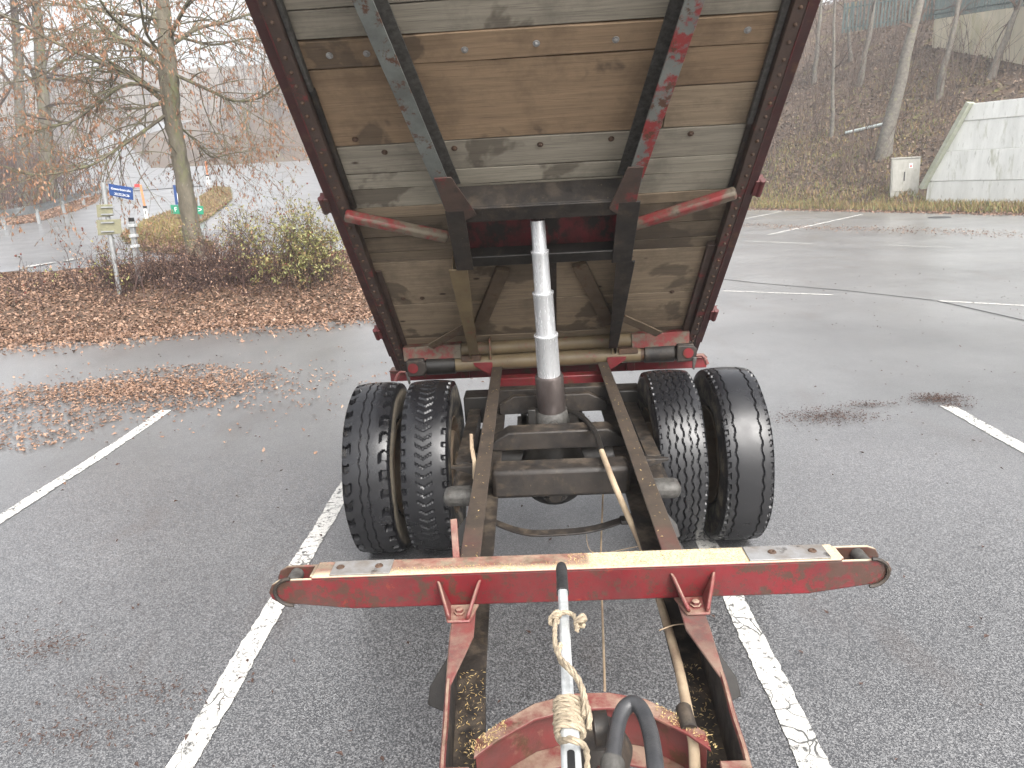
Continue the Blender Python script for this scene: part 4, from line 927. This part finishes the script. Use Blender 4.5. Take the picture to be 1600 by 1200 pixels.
# ---- lime tree on the bank
YT = 14.0
def tp(u, v, y=YT): return onY(u, v, y)
lime = thing('lime_tree', tuple(tp(314, 398)), 'large lime tree with mossy trunk and dry hanging brown leaves on the leaf bank', 'tree')
trunk = smooth_path([tp(309, 408), tp(306, 393), tp(297, 345), tp(290, 300), tp(283, 258), tp(275, 215), tp(269, 185), tp(266, 150), tp(263, 105), tp(259, 60), tp(255, 10), tp(251, -60), tp(250, -150)], 4)
nT = len(trunk); trr = [float(np.interp(i/4, [0, 1, 2, 3, 4, 5, 6, 7, 8, 9, 10, 11, 12], [.27, .225, .195, .185, .178, .172, .185, .20, .195, .16, .14, .11, .07]))*.82*(1+.03*math.sin(i*2.1)) for i in range(nT)]
b = MB().tube(trunk, trr, 18); vs = np.array(b.v); vs += RNG.normal(0, .008, vs.shape); b.v = [tuple(p) for p in vs]; b.build('trunk', 'bark', lime)
limbs = [([(252, 154), (210, 122), (164, 101), (84, 65), (35, 38), (-30, 10)], 0, .075, -1.2), ([(254, 104), (203, 70), (154, 38), (119, 0), (95, -60)], 0, .07, 1.0), ([(252, 84), (196, 45), (165, 14), (130, -50)], 0, .06, -2.0),
         ([(262, 160), (224, 168), (195, 171)], 0, .05, -.4), ([(270, 172), (217, 210), (175, 238), (140, 259), (70, 273), (20, 268)], 0, .05, -2.2), ([(268, 150), (205, 130), (155, 160), (115, 188), (70, 200), (20, 215)], 0, .05, -1.6),
         ([(268, 70), (308, 45), (350, 35), (392, 21), (450, 0)], 0, .06, 1.2), ([(270, 115), (325, 140), (364, 157), (402, 154), (430, 136), (470, 100)], 0, .05, -1.0), ([(264, 60), (290, 10), (330, -50), (380, -90)], 0, .06, -1.5),
         ([(260, 40), (220, 0), (180, -60)], 0, .06, 2.0), ([(262, 95), (230, 55), (220, 10), (205, -60)], 0, .05, -2.5), ([(276, 195), (300, 215), (330, 245), (360, 240), (400, 235)], 0, .035, 1.5), ([(262, 60), (240, 20), (300, -40)], 0, .05, 2.6),
         ([(255, 30), (180, 20), (90, 5), (20, -20)], 0, .055, 2.4), ([(258, 50), (330, 70), (390, 60), (440, 75)], 0, .045, 2.2), ([(260, 120), (170, 60), (60, 120), (0, 130)], 0, .045, 1.8)]
paths = []; tips = []
for px, _, r0, dy in limbs:
    n = len(px); P = smooth_path([onY(u, v, YT+dy*i/(n-1)) for i, (u, v) in enumerate(px)], 4)
    r0 *= .68; rad = [r0*(1-.75*i/(len(P)-1)) for i in range(len(P))]; paths.append((P, rad, 0))
    for i in range(2, len(P)-1):
        for _k in range(2):
            d = P[i+1]-P[i]; d /= np.linalg.norm(d)
            grow(paths, tips, P[i], rnd_dir(d, .75), RNG.uniform(.7, 1.7), rad[i]*.45, 1, 3, .16, 0, 3, .6, 5)
for i in range(14):        # epicormic shoots round the upper trunk
    p = trunk[int(RNG.uniform(16, 34))]; grow(paths, tips, p, rnd_dir((RNG.normal(0, 1), RNG.normal(0, 1), .4), .3), RNG.uniform(.6, 1.3), .012, 2, 3, .3, 0, 3, .5, 4)
lb = paths_mb(paths, lambda l: (9, 5, 3, 3)[min(l, 3)], (0, 1)).build('limb', 'branch', lime)
paths_mb(paths, lambda l: 3, (2, 3)).build('twigs', 'branch', lime)
def hanging(tips, per, size, m, parent, name='crown', drop=.12):
    P = []
    for pts in tips:
        for k in range(per):
            i = RNG.integers(0, len(pts)-1); f = RNG.random(); P.append(pts[i]*(1-f)+pts[i+1]*f)
    P = np.array(P); n = len(P); a = RNG.uniform(0, 2*np.pi, n); L = size*RNG.uniform(.6, 1.5, n)
    dn = np.stack([RNG.normal(0, .35, n), RNG.normal(0, .35, n), -np.ones(n)], 1); dn /= np.linalg.norm(dn, axis=1)[:, None]
    sx = np.stack([np.cos(a), np.sin(a), np.zeros(n)], 1); w = L*.17
    vs = np.stack([P, P+dn*(L*.5)[:, None]+sx*w[:, None], P+dn*L[:, None], P+dn*(L*.45)[:, None]-sx*w[:, None]], 1).reshape(-1, 3)
    return raw(name, vs, [(4*k, 4*k+1, 4*k+2, 4*k+3) for k in range(n)], m, parent)
hanging(tips, 6, .058, 'dryleaf', lime)
# clump of leaves on the low twig in front of the street sign
# ---- bare trees
def bare_tree(name, base, top, r0, label, m='greybark', n_limb=10, limb=2.2, twm='twig', leafy=0, start=.35, group=None, droop=0.02, kids=3, maxl=3):
    base, top = np.array(base, float), np.array(top, float); t = thing(name, tuple(base), label, 'tree', group)
    nn = 9; P = [base+(top-base)*i/nn+np.array([RNG.normal(0, .035), RNG.normal(0, .035), 0])*(i > 0) for i in range(nn+1)]; P = smooth_path(P, 2); N = len(P)
    rad = [r0*(1.3 if i == 0 else 1.1 if i == 1 else 1)*(1-.72*i/(N-1)) for i in range(N)]; P[0] = P[0]-np.array([0, 0, .7])
    b = MB().tube(P, rad, 10); b.build('trunk', m, t); ps = []; tp_ = []
    for k in range(n_limb):
        i = int(RNG.uniform(start*N, N-1)); d = (top-base)/np.linalg.norm(top-base)
        grow(ps, tp_, P[i], rnd_dir(d*.6, .6), limb*RNG.uniform(.5, 1.1), rad[i]*.45, 1, maxl, droop, .05, kids, .5, 4)
    paths_mb(ps, lambda l: 3).build('crown', twm, t)
    if leafy: hanging(tp_, leafy, .12, 'dryleaf', t, 'dry_leaves')
    return t
def gtree(u0, v0, u1, v1, w, stretch=1.0, **k):
    a = at_ground(u0, v0); b_ = onY(u1, v1, a[1]); D_ = (a-CAM) @ _f
    top = a+(b_-a)*stretch; return bare_tree('bare_tree', a, top, w/2*D_/F, **k)
grp = 'bare trees on the right slope'
gtree(1380, 243, 1436, 0, 22, 1.5, label='thickest pale trunk on the right slope behind the grey cabinet', group=grp, start=.5, n_limb=9)
gtree(1466, 152, 1497, 15, 11, 1.6, label='slim tree standing before the cream wall, right of the thickest trunk', group=grp, start=.5, n_limb=9)
gtree(1548, 120, 1598, -10, 12, 1.5, label='leaning trunk at the right picture edge above the white wall', group=grp, start=.4, n_limb=9)
gtree(1343, 132, 1368, 0, 9, 1.7, label='thin pale stem left of the thickest trunk on the slope', group=grp, start=.4, n_limb=8)
gtree(1299, 212, 1304, 0, 6, 1.5, label='thin upright sapling nearest the raised bed on the right slope', group=grp, start=.3, n_limb=10)
gtree(1272, 130, 1285, -30, 7, 1.4, label='grey sapling high on the slope close to the bed edge', group=grp, start=.3, n_limb=10)
gtree(1330, 95, 1318, -20, 6, 1.4, label='small sapling high on the slope left of the thin pale stem', group=grp, start=.3, n_limb=8)
gtree(42, 322, 22, 20, 20, 1.5, label='pale speckled trunk left of its darker neighbour behind the guardrail', m='greybark', start=.3, n_limb=16, leafy=3, limb=4, droop=.08, group='trees behind the guardrail')
gtree(78, 318, 58, 10, 24, 1.5, label='thick brown trunk behind the guardrail, nearest the blue sign', m='bark', start=.3, n_limb=18, leafy=3, limb=4, droop=.08, group='trees behind the guardrail')
gtree(-8, 330, -30, 20, 22, 1.5, label='dark trunk at the left picture edge behind the guardrail', m='bark', start=.3, n_limb=12, leafy=3, limb=4, droop=.08, group='trees behind the guardrail')
# ---- thicket of stems on the right slope (nobody could count them) and leaves lying there
ps = []; tp_ = []
for k in range(480):
    t_, u_ = RNG.uniform(-9, 16), RNG.uniform(2.2, 22)
    if t_ > WALL_T-.5 and u_ < 8.5: continue
    x, y = FA+t_*FT+u_*FN; z = gz(x, y); n = 1 if RNG.random() < .6 else 4
    for q in range(n):
        h = RNG.uniform(.7, 2.6); grow(ps, tp_, (x+RNG.normal(0, .15), y+RNG.normal(0, .15), z-.05), rnd_dir((0, -.05, 1), .22), h, RNG.uniform(.014, .026), 1, 2, .02, .03, 3, .35, 4)
for k in range(420):
    t_, u_ = (RNG.uniform(-8, 7), RNG.uniform(7, 24)) if k < 150 else (RNG.uniform(-36, -8), RNG.uniform(1.5, 24)); x, y = FA+t_*FT+u_*FN
    grow(ps, tp_, (x, y, gz(x, y)-.05), rnd_dir((0, -.03, 1), .12), RNG.uniform(2.0, 4.6), RNG.uniform(.014, .03), 1, 2, .0, .03, 4, .3, 4)
tag(paths_mb(ps, lambda l: 3).build('bare_undergrowth', 'twig', None, smooth=False), 'bare brown stems of undergrowth covering the right slope', 'undergrowth', kind='stuff')
n = 40000; t_ = RNG.uniform(-9, 18, n); u_ = RNG.uniform(1.0, 26, n); xy = FA+t_[:, None]*FT+u_[:, None]*FN
xy = xy[~((t_ > WALL_T-.2) & (u_ < 7.5))]; xy = np.vstack([xy, FA+RNG.uniform(-36, -9, (14000, 1))*FT+RNG.uniform(.5, 26, (14000, 1))*FN])
tag(leaves('slope_leaves', up(xy, .0), .15, 'hilleaf', tilt=.5), 'dull brown leaves lying all over the right slope', 'leaves', kind='stuff')
n = 3400; cl = RNG.uniform(0, 1, (26, 2)); ci = RNG.integers(0, 26, n); t_ = cl[ci, 0]*11-4+RNG.normal(0, .7, n); u_ = cl[ci, 1]*7+3.5+RNG.normal(0, .7, n)
xy = FA+t_[:, None]*FT+u_[:, None]*FN; blades('slope_moss', xy[(t_ < WALL_T-.8)], .16, 'blade', 'yellow green grass tufts on the right slope')
# ---- wood on the misty hill at the back left
ps = []; tp_ = []
for k in range(170):
    y = RNG.uniform(106, 165); x = RNG.uniform(-78, 20)
    if x < -50-(y-106)*.2 and RNG.random() < .9: continue
    z = gz(x, y); h = RNG.uniform(6, 14)
    P = [np.array([x, y, z-.2]), np.array([x+RNG.normal(0, .2), y, z+h*.5]), np.array([x+RNG.normal(0, .4), y, z+h])]; ps.append((P, [.2, .13, .05], 0))
    for q in range(9):
        f = RNG.uniform(.15, .95); grow(ps, tp_, P[0]+(P[2]-P[0])*f, rnd_dir((0, 0, .5), .6), RNG.uniform(1.8, 4.4), .05, 2, 3, 0, .03, 4, .6, 3)
for k in range(420):
    y = RNG.uniform(103, 135); x = RNG.uniform(-52, 12); z = gz(x, y)
    grow(ps, tp_, (x, y, z), rnd_dir((0, 0, 1), .4), RNG.uniform(1.6, 4.2), .05, 2, 3, 0, .0, 5, .6, 3)
tag(paths_mb(ps, lambda l: 3).build('misty_wood', 'farwood', None, smooth=False), 'bare brushwood and trees fading into fog on the far hill', 'wood', kind='stuff')
ps = []; tp_ = []
for k in range(330):       # reddish thicket behind the guardrail
    p = at_ground(RNG.uniform(-60, 165), RNG.uniform(285, 335)); 
    if p[1] < 30: p[1] += 6
    x, y = p[0]-3-abs(RNG.normal(0, 2.0)), p[1]+abs(RNG.normal(2, 3)); 
    for q in range(3): grow(ps, tp_, (x+RNG.normal(0, .4), y, gz(x, y)), rnd_dir((0, 0, 1), .25), RNG.uniform(1.6, 4.2), .035, 2, 3, .02, 0, 3, .45, 4)
tag(paths_mb(ps, lambda l: 3).build('red_thicket', 'redtwig', None, smooth=False), 'reddish bare thicket behind the guardrail', 'thicket', kind='stuff')
ps = []; tp_ = []
for k in range(60):
    y = RNG.uniform(100, 210); x = RNG.uniform(-95, -60)-(y-100)*.35; z = gz(x, y); h = RNG.uniform(10, 20)
    P = [np.array([x, y, z-.2]), np.array([x+RNG.normal(0, .3), y, z+h*.5]), np.array([x+RNG.normal(0, .5), y, z+h])]; ps.append((P, [.16, .1, .03], 0))
    for q in range(14): grow(ps, tp_, P[0]+(P[2]-P[0])*RNG.uniform(.25, .95), rnd_dir((0, 0, .5), .6), RNG.uniform(2.5, 6), .07, 2, 3, 0, .03, 4, .6, 3)
tag(paths_mb(ps, lambda l: 3).build('foggy_wood', 'farwood', None, smooth=False), 'pale trees in thick fog far behind the guardrail', 'wood', kind='stuff')
# ---- shrubs on the bank
def shrub(name, px, w, h, n, label, cat, tw, leaf=None, per=3, size=.05, hips=0, spread=.45, depth_=.5, maxl=3, kids=4):
    c = at_ground(*px); t = thing(name, tuple(c), label, cat); ps = []; tp_ = []
    for k in range(n):
        x, y = c[0]+RNG.normal(0, w*.35), c[1]+RNG.normal(0, depth_*.5)
        grow(ps, tp_, (x, y, gz(x, y)-.02), rnd_dir((0, 0, 1), spread), h*RNG.uniform(.55, 1.1), .011, 1, maxl, .03, .02, kids, .5, 4)
    tag(paths_mb(ps, lambda l: 3).build('stems', tw, t, smooth=False), kind='stuff')
    if leaf:
        P = np.array([p[RNG.integers(1, len(p))] for p in tp_ for _ in range(per)])+RNG.normal(0, .025, (len(tp_)*per, 3)); leaves('foliage', P, size, leaf, t, tilt=.9, lift=0)
    if hips:
        b = MB()
        for p in [tp_[i] for i in RNG.integers(0, len(tp_), hips)]:
            e = p[-1]; b.lathe([(-.016, .001), (-.012, .012), (0, .017), (.012, .012), (.016, .001)], 6, 'z', tuple(e))
        tag(b.build('hips', 'hip', t), kind='stuff')
    return t
shrub('hedge', (262, 448), 1.5, .62, 120, 'low brown twiggy hedge left of the lime trunk', 'hedge', 'redtwig', 'leaf', 1, .035, spread=.5)
shrub('hedge', (355, 445), 1.4, .66, 130, 'low brown twiggy hedge between the lime trunk and the green bush', 'hedge', 'redtwig', 'leaf', 1, .035, spread=.5)
shrub('rose_bush', (392, 428), .8, .9, 26, 'thorny rose bush with red hips behind the brown hedge', 'bush', 'redtwig', 'green', 2, .045, 30)
shrub('green_bush', (452, 442), .95, 1.0, 40, 'leafy green bush left of its twin beside the raised bed', 'bush', 'redtwig', 'green', 4, .045, 20, spread=.35)
shrub('green_bush', (496, 440), .7, 1.02, 34, 'leafy green bush closest to the trailer side', 'bush', 'twig', 'green', 6, .048, 20, spread=.35)
shrub('rose_bush', (30, 462), .9, .60, 13, 'sparse rose bush at the left picture edge', 'bush', 'redtwig', 'green', 1, .05, 6, spread=.7, kids=2)
shrub('rose_bush', (105, 452), .8, .62, 14, 'sparse rose bush with red brown flower heads before the road', 'bush', 'redtwig', 'leaf', 3, .05, 14, spread=.6, kids=2)
shrub('rose_bush', (148, 446), .6, .66, 10, 'thin rose bush beside the signpost foot', 'bush', 'redtwig', 'leaf', 2, .05, 8, spread=.5, kids=2)
shrub('rose_bush', (198, 446), .6, .62, 18, 'dark leafy rose stems between the two posts', 'bush', 'redtwig', 'green', 1, .05, 4, spread=.6)

# ================================================================== STREET FURNITURE, WALLS
def text(body, size, m, parent, M4, name='lettering', ext=.001):
    cu = bpy.data.curves.new(name, 'FONT'); cu.body = body; cu.size = size; cu.extrude = ext; cu.align_x = 'CENTER'; cu.align_y = 'CENTER'
    o = bpy.data.objects.new(name, cu); COL.objects.link(o); dg = bpy.context.evaluated_depsgraph_get()
    me = bpy.data.meshes.new_from_object(o.evaluated_get(dg)); bpy.data.objects.remove(o); me.materials.clear(); me.materials.append(MAT[m])
    q = bpy.data.objects.new(name, me); COL.objects.link(q); q.parent = parent; q.matrix_parent_inverse = PW[parent].inverted(); q.matrix_basis = M4; return q
def facing(p, ex, ez):
    """matrix with local x along ex, local y along ez (sign plane), z towards the camera"""
    ex = np.array(ex, float); ex /= np.linalg.norm(ex); ez = np.array(ez, float); ez -= ex*(ez @ ex); ez /= np.linalg.norm(ez); n = np.cross(ex, ez)
    return Matrix(((ex[0], ez[0], n[0], p[0]), (ex[1], ez[1], n[1], p[1]), (ex[2], ez[2], n[2], p[2]), (0, 0, 0, 1)))
YS = 11.6
p0 = at_ground(186, 452); p0 = onY(186, 452, YS)
sg = thing('sign_post', tuple(p0), 'thin signpost with two dirty sign backs and a blue street plate', 'sign')
def sp(u, v, y=YS): return onY(u, v, y)
MB().tube([sp(188, 462), sp(182, 430), sp(172, 366), sp(166, 320), sp(161, 285)], .036, 12).build('post', 'steelgrey', sg)
def plate(corners, y, m, name, par, th=.012):
    P = [onY(u, v, y) for u, v in corners]; b = MB(); off = np.array([0, th, 0]); b.add(P+[p+off for p in P], [(3, 2, 1, 0), (4, 5, 6, 7), (0, 1, 5, 4), (1, 2, 6, 5), (2, 3, 7, 6), (3, 0, 4, 7)]); return b.build(name, m, par, .004)
plate([(150, 320), (175, 319), (177, 337), (152, 340)], YS-.05, 'signback', 'small_sign_back', sg); plate([(150, 344), (188, 342), (190, 365), (153, 368)], YS-.05, 'signback', 'large_sign_back', sg)
for v in (324, 335, 348, 362): MB().bar(sp(158, v, YS-.062), sp(178, v-.6, YS-.062), .02, .02).build('clamp', 'steelgrey', sg)
bp = plate([(169, 287), (207, 293), (208, 313), (171, 305)], YS-.05, 'blue', 'street_plate', sg)
pc = onY(189, 296.5, YS-.062); ex = onY(207, 293, YS)-onY(169, 287, YS); ez = onY(169, 287, YS)-onY(171, 305, YS)
text('Gewerbestraße', .05, 'white', sg, facing(pc, ex, ez)); text('20,22,24,26', .052, 'white', sg, facing(onY(190.5, 304.5, YS-.062), ex, ez))
hpst = thing('short_post', tuple(onY(216, 432, 11.9)), 'short grey steel post with clamps right of the signpost', 'post')
MB().bar(onY(218, 440, 11.9), onY(206, 346, 11.9), .075, .075, (0, 1, 0)).build('post', 'steelgrey', hpst, .008)
for v in (352, 368, 384): a = onY(206+(v-346)*.128, v, 11.9); MB().box(a[0]-.055, a[0]+.055, a[1]-.055, a[1]+.055, a[2]-.03, a[2]+.02).build('clamp', 'zinc', hpst, .006)
a = onY(205, 343, 11.9); MB().box(a[0]-.035, a[0]+.035, a[1]-.035, a[1]+.035, a[2]-.04, a[2]+.03).build('cap', 'blackp', hpst, .006)
# delineator posts with snow poles
def delineator(u0, v0, u1, v1, vt, label):
    a = at_ground(u0, v0); y = a[1]; t = thing('delineator_post', tuple(a), label, 'delineator', 'delineator posts by the road'); D_ = (a-CAM) @ _f
    b1 = onY(u1, v1, y); dirv = (b1-a)
    w = 4.6*D_/F; MB().bar(a-dirv*.1, b1, w, w*.7, (0, 1, 0)).build('post', 'white', t, .01)
    MB().bar(a+dirv*.84, b1+dirv*.02, w*1.04, w*.74, (0, 1, 0)).build('black_cap', 'blackp', t, .005); MB().bar(a+dirv*.5, a+dirv*.74, w*.4, w*.76, (0, 1, 0)).build('reflector', 'blackp', t)
    top = b1+dirv/np.linalg.norm(dirv)*((v1-vt)*D_/F); MB().tube([b1, (b1+top)/2, top], w*.36, 8).build('snow_pole', 'orange', t); return t, top, w
t_, top, w_ = delineator(231, 347, 226, 322, 290, 'white delineator with orange snow pole and red flag nearest the island tip')
MB().box(top[0]-w_*2.0, top[0]-w_*.3, top[1]-.02, top[1]+.02, top[2]-.09, top[2]+.03).build('flag', 'redsign', t_)
t_, top, w_ = delineator(326, 289, 324, 273, 253, 'far white delineator with orange snow pole where the side road starts')
# guide signs behind the trunk
a = at_ground(313, 345); yg = a[1]-.5; gs = thing('guide_sign', tuple(a), 'blue and green guide sign half hidden behind the lime trunk', 'sign')
MB().tube([onY(316, 352, yg), onY(307, 296, yg)], .05, 10).build('post', 'steelgrey', gs)
plate([(270, 289), (299, 290), (302, 320), (274, 320)], yg-.08, 'blue', 'blue_panel', gs, .03); plate([(275, 293), (296, 294), (298, 316), (278, 316)], yg-.085, 'white', 'white_field', gs, .004)
plate([(266, 320), (317, 322), (318, 335), (268, 334)], yg-.12, 'greensign', 'green_panel', gs, .03)
text('F', .26, 'white', gs, facing(onY(274.5, 327.5, yg-.125), (1, 0, -.03), (0, 0, 1)))
text('>', .30, 'white', gs, facing(onY(312.5, 328, yg-.125), (1, 0, -.03), (0, 0, 1)), 'arrow')
# guardrail
gr = thing('guardrail', tuple(at_ground(0, 366)), 'grey steel guardrail curving along the left roadside', 'guardrail')
gp = [(-50, 375), (9, 360), (62, 350), (101, 335), (132, 322), (158, 309)]
G = [at_ground(*p) for p in gp]; G = [np.array([g[0], g[1], gz(g[0], g[1])]) for g in G]
for g in G[:-1]: MB().box(g[0]-.06, g[0]+.06, g[1]-.05, g[1]+.05, g[2]-.1, g[2]+.62).build('post', 'steelgrey', gr, .006)
GP = smooth_path(G, 6); b = MB(); prof = [(-.04, .46), (-.09, .50), (-.09, .56), (-.05, .60), (-.05, .64), (-.09, .68), (-.09, .74), (-.04, .78)]
V = []; Fc = []
for i, g in enumerate(GP):
    for (o_, z_) in prof: V.append((g[0], g[1]+o_-.02, g[2]+z_))
    for (o_, z_) in prof: V.append((g[0], g[1]+o_, g[2]+z_))
m_ = len(prof)
for i in range(len(GP)-1):
    for j in range(m_-1):
        k = i*2*m_+j; Fc += [(k, k+2*m_, k+2*m_+1, k+1), (k+m_, k+m_+1, k+3*m_+1, k+3*m_)]
b.add(V, Fc); b.build('beam', plain('dull_guardrail_steel', (.15, .155, .155), (.09, .095, .095), 3, .6), gr)
# distribution cabinet
ca = at_ground(1413, 303); cab = thing('distribution_cabinet', tuple(ca), 'weathered grey distribution cabinet at the left end of the white wall', 'cabinet')
ux = np.array([FT[0]*.35+.65, FT[1]*.35, 0]); ux /= np.linalg.norm(ux); vy = np.array([-ux[1], ux[0], 0])
Dc = (ca-CAM) @ _f; cw, ch = 39*Dc/F, 52*Dc/F
def cbox(name, x0, x1, y0, y1, z0, z1, m, bev=.01, par=cab):
    b = MB().box(x0, x1, y0, y1, z0, z1); lean = -.045
    b.v = [tuple(ca+ux*(p[0]+lean*p[2])+vy*p[1]+np.array([0, 0, p[2]])) for p in b.v]; return b.build(name, m, par, bev)
cbox('body', -cw/2, cw/2, 0, .35, -.2, ch, 'cabinet'); cbox('roof', -cw/2-.02, cw/2+.02, -.03, .38, ch+.002, ch+.05, 'cabinet')
cbox('door', -cw/2+.05, cw/2-.05, -.022, -.002, .08, ch-.06, 'cabinet', .006); cbox('handle', -.05, -.015, -.05, -.024, ch*.36, ch*.62, 'blackp', .004)
cbox('sticker', .12, .25, -.028, -.0235, ch*.72, ch*.86, 'white', 0); cbox('sticker_mark', .15, .21, -.0315, -.029, ch*.75, ch*.80, 'redsign', 0)
# retaining wall: stacked concrete lifts with recessed joints and a slanted end
wl = thing('retaining_wall', tuple(np.append(FA+WALL_T*FT+WALL_U*FN, 0)), 'whitewashed concrete retaining wall with slanted left end', 'wall')
def wp(t, z, u=WALL_U): q = FA+t*FT+u*FN; return np.array([q[0], q[1], z])
a = hit(1449, 290, np.append(FN, 0), wp(0, 0)); c = hit(1522, 161, np.append(FN, 0), wp(0, 0)); T0 = foot(a[0], a[1])[1]; T1 = foot(c[0], c[1])[1]; ZA, ZT_ = a[2], c[2]
lifts = [-.4, 1.05, 2.15, 3.2, ZT_]
def endt(z): return T0+(T1-T0)*max(0, min(1, (z-ZA)/(ZT_-ZA)))
for z0, z1 in zip(lifts[:-1], lifts[1:]):
    off = RNG.uniform(-.012, .012); z0_, z1_ = z0+.008, z1-.008; P = [(endt(z0_), z0_), (T1+16, z0_), (T1+16, z1_), (endt(z1_), z1_)]
    if z0 < ZA < z1: P.insert(4, (T0, ZA))
    A = [wp(t, z, WALL_U+off) for t, z in P]; Bq = [p+np.append(FN, 0)*.35 for p in A]; k = len(P); b = MB()
    b.add(A+Bq, [tuple(range(k)), tuple(range(2*k-1, k-1, -1))]+[(i, i+k, (i+1) % k+k, (i+1) % k) for i in range(k)]); b.build('concrete_lift', 'concrete', wl, .012)
A = [(endt(-.4)+.05, -.4), (T1+16, -.4), (T1+16, ZT_-.05), (T1+.05, ZT_-.05), (T0+.05, ZA)]; A = [wp(t, z, WALL_U+.03) for t, z in A]; Bq = [p+np.append(FN, 0)*.25 for p in A]
MB().add(A+Bq, [tuple(range(5)), (9, 8, 7, 6, 5)]+[(i, i+5, (i+1) % 5+5, (i+1) % 5) for i in range(5)]).build('wall_core', 'concrete', wl)
b = MB(); e0, e1 = wp(T0-.12, ZA-.1, WALL_U-.05), wp(T1-.08, ZT_+.03, WALL_U-.05); b.bar(e0, e1, .45, .16, tuple(np.append(FT, 0))); b.build('slanted_coping', plain('mossy_concrete', (.36, .37, .31), (.25, .27, .19), 4, .85), wl, .01)
# upper garden wall with slat fence
uw = [at_ground(u, v) for u, v in ((1480, 62), (1545, 82), (1640, 112))]
wu = thing('garden_wall', tuple(uw[0]), 'stained cream garden wall at the top of the right slope', 'wall')
tops = [hit(u, v, (0, 1, 0), (0, g[1], 0)) for (u, v), g in zip(((1462, 30), (1545, 17), (1660, 2)), uw)]
A = []; 
for g, t_ in zip(uw, tops): A += [np.array([t_[0], g[1], g[2]-.8]), t_]
for i in (0, 1):
    P = [A[2*i], A[2*i+2], A[2*i+3], A[2*i+1]]; Bq = [p+np.array([.08, .3, 0]) for p in P]
    MB().add(P+Bq, [(0, 1, 2, 3), (7, 6, 5, 4), (0, 4, 5, 1), (1, 5, 6, 2), (2, 6, 7, 3), (3, 7, 4, 0)]).build('wall_panel', 'oldwall', wu)
fe = thing('slat_fence', tuple(tops[0]), 'blue green slat fence on top of the cream garden wall', 'fence')
f0 = tops[0]+np.array([-4.2, 1.5, -.2]); fl = [f0, tops[0]+np.array([0, .12, 0]), tops[1]+np.array([0, .12, 0]), tops[2]+np.array([0, .12, 0])]
me_s = MB().box(-.045, .045, -.012, .012, .03, 1.5).mesh('slat', MAT['fence'], False)
for a, c in zip(fl[:-1], fl[1:]):
    n = int(np.linalg.norm(c-a)/.17)
    for k in range(n):
        p = a+(c-a)*k/n; o = bpy.data.objects.new('slat', me_s); COL.objects.link(o); attach(o, fe); o.location = p; o.rotation_euler = (RNG.normal(0, .01), RNG.normal(0, .02), 0)
    for h in (.25, 1.25): MB().bar(a+np.array([0, .03, h]), c+np.array([0, .03, h]), .03, .07).build('fence_rail', 'fence', fe)
# pipe lying on the slope
a, c = at_ground(1321, 211), at_ground(1382, 198)
tag(MB().tube([a+np.array([0, 0, .08]), c+np.array([0, 0, .08])], .075, 12).build('plastic_pipe', plain('pale_pipe', (.42, .47, .46), (.34, .38, .37), 6, .5)), 'pale pipe lying on the slope beside the thickest trunk', 'pipe')

# ================================================================== HAZE
hz = MB().box(-230, 150, -30, 270, -2.5, 75).build('haze', 'white', None, smooth=False)
m = bpy.data.materials.new('winter_haze'); m.use_nodes = True; t = m.node_tree; t.nodes.clear()
pv = t.nodes.new('ShaderNodeVolumePrincipled'); pv.inputs['Color'].default_value = (.93, .94, .95, 1); pv.inputs['Density'].default_value = .0022; pv.inputs['Anisotropy'].default_value = .25
ou = t.nodes.new('ShaderNodeOutputMaterial'); t.links.new(pv.outputs[0], ou.inputs['Volume'])
hz.data.materials.clear(); hz.data.materials.append(m); tag(hz, 'thin winter haze filling the air', 'haze', kind='stuff')
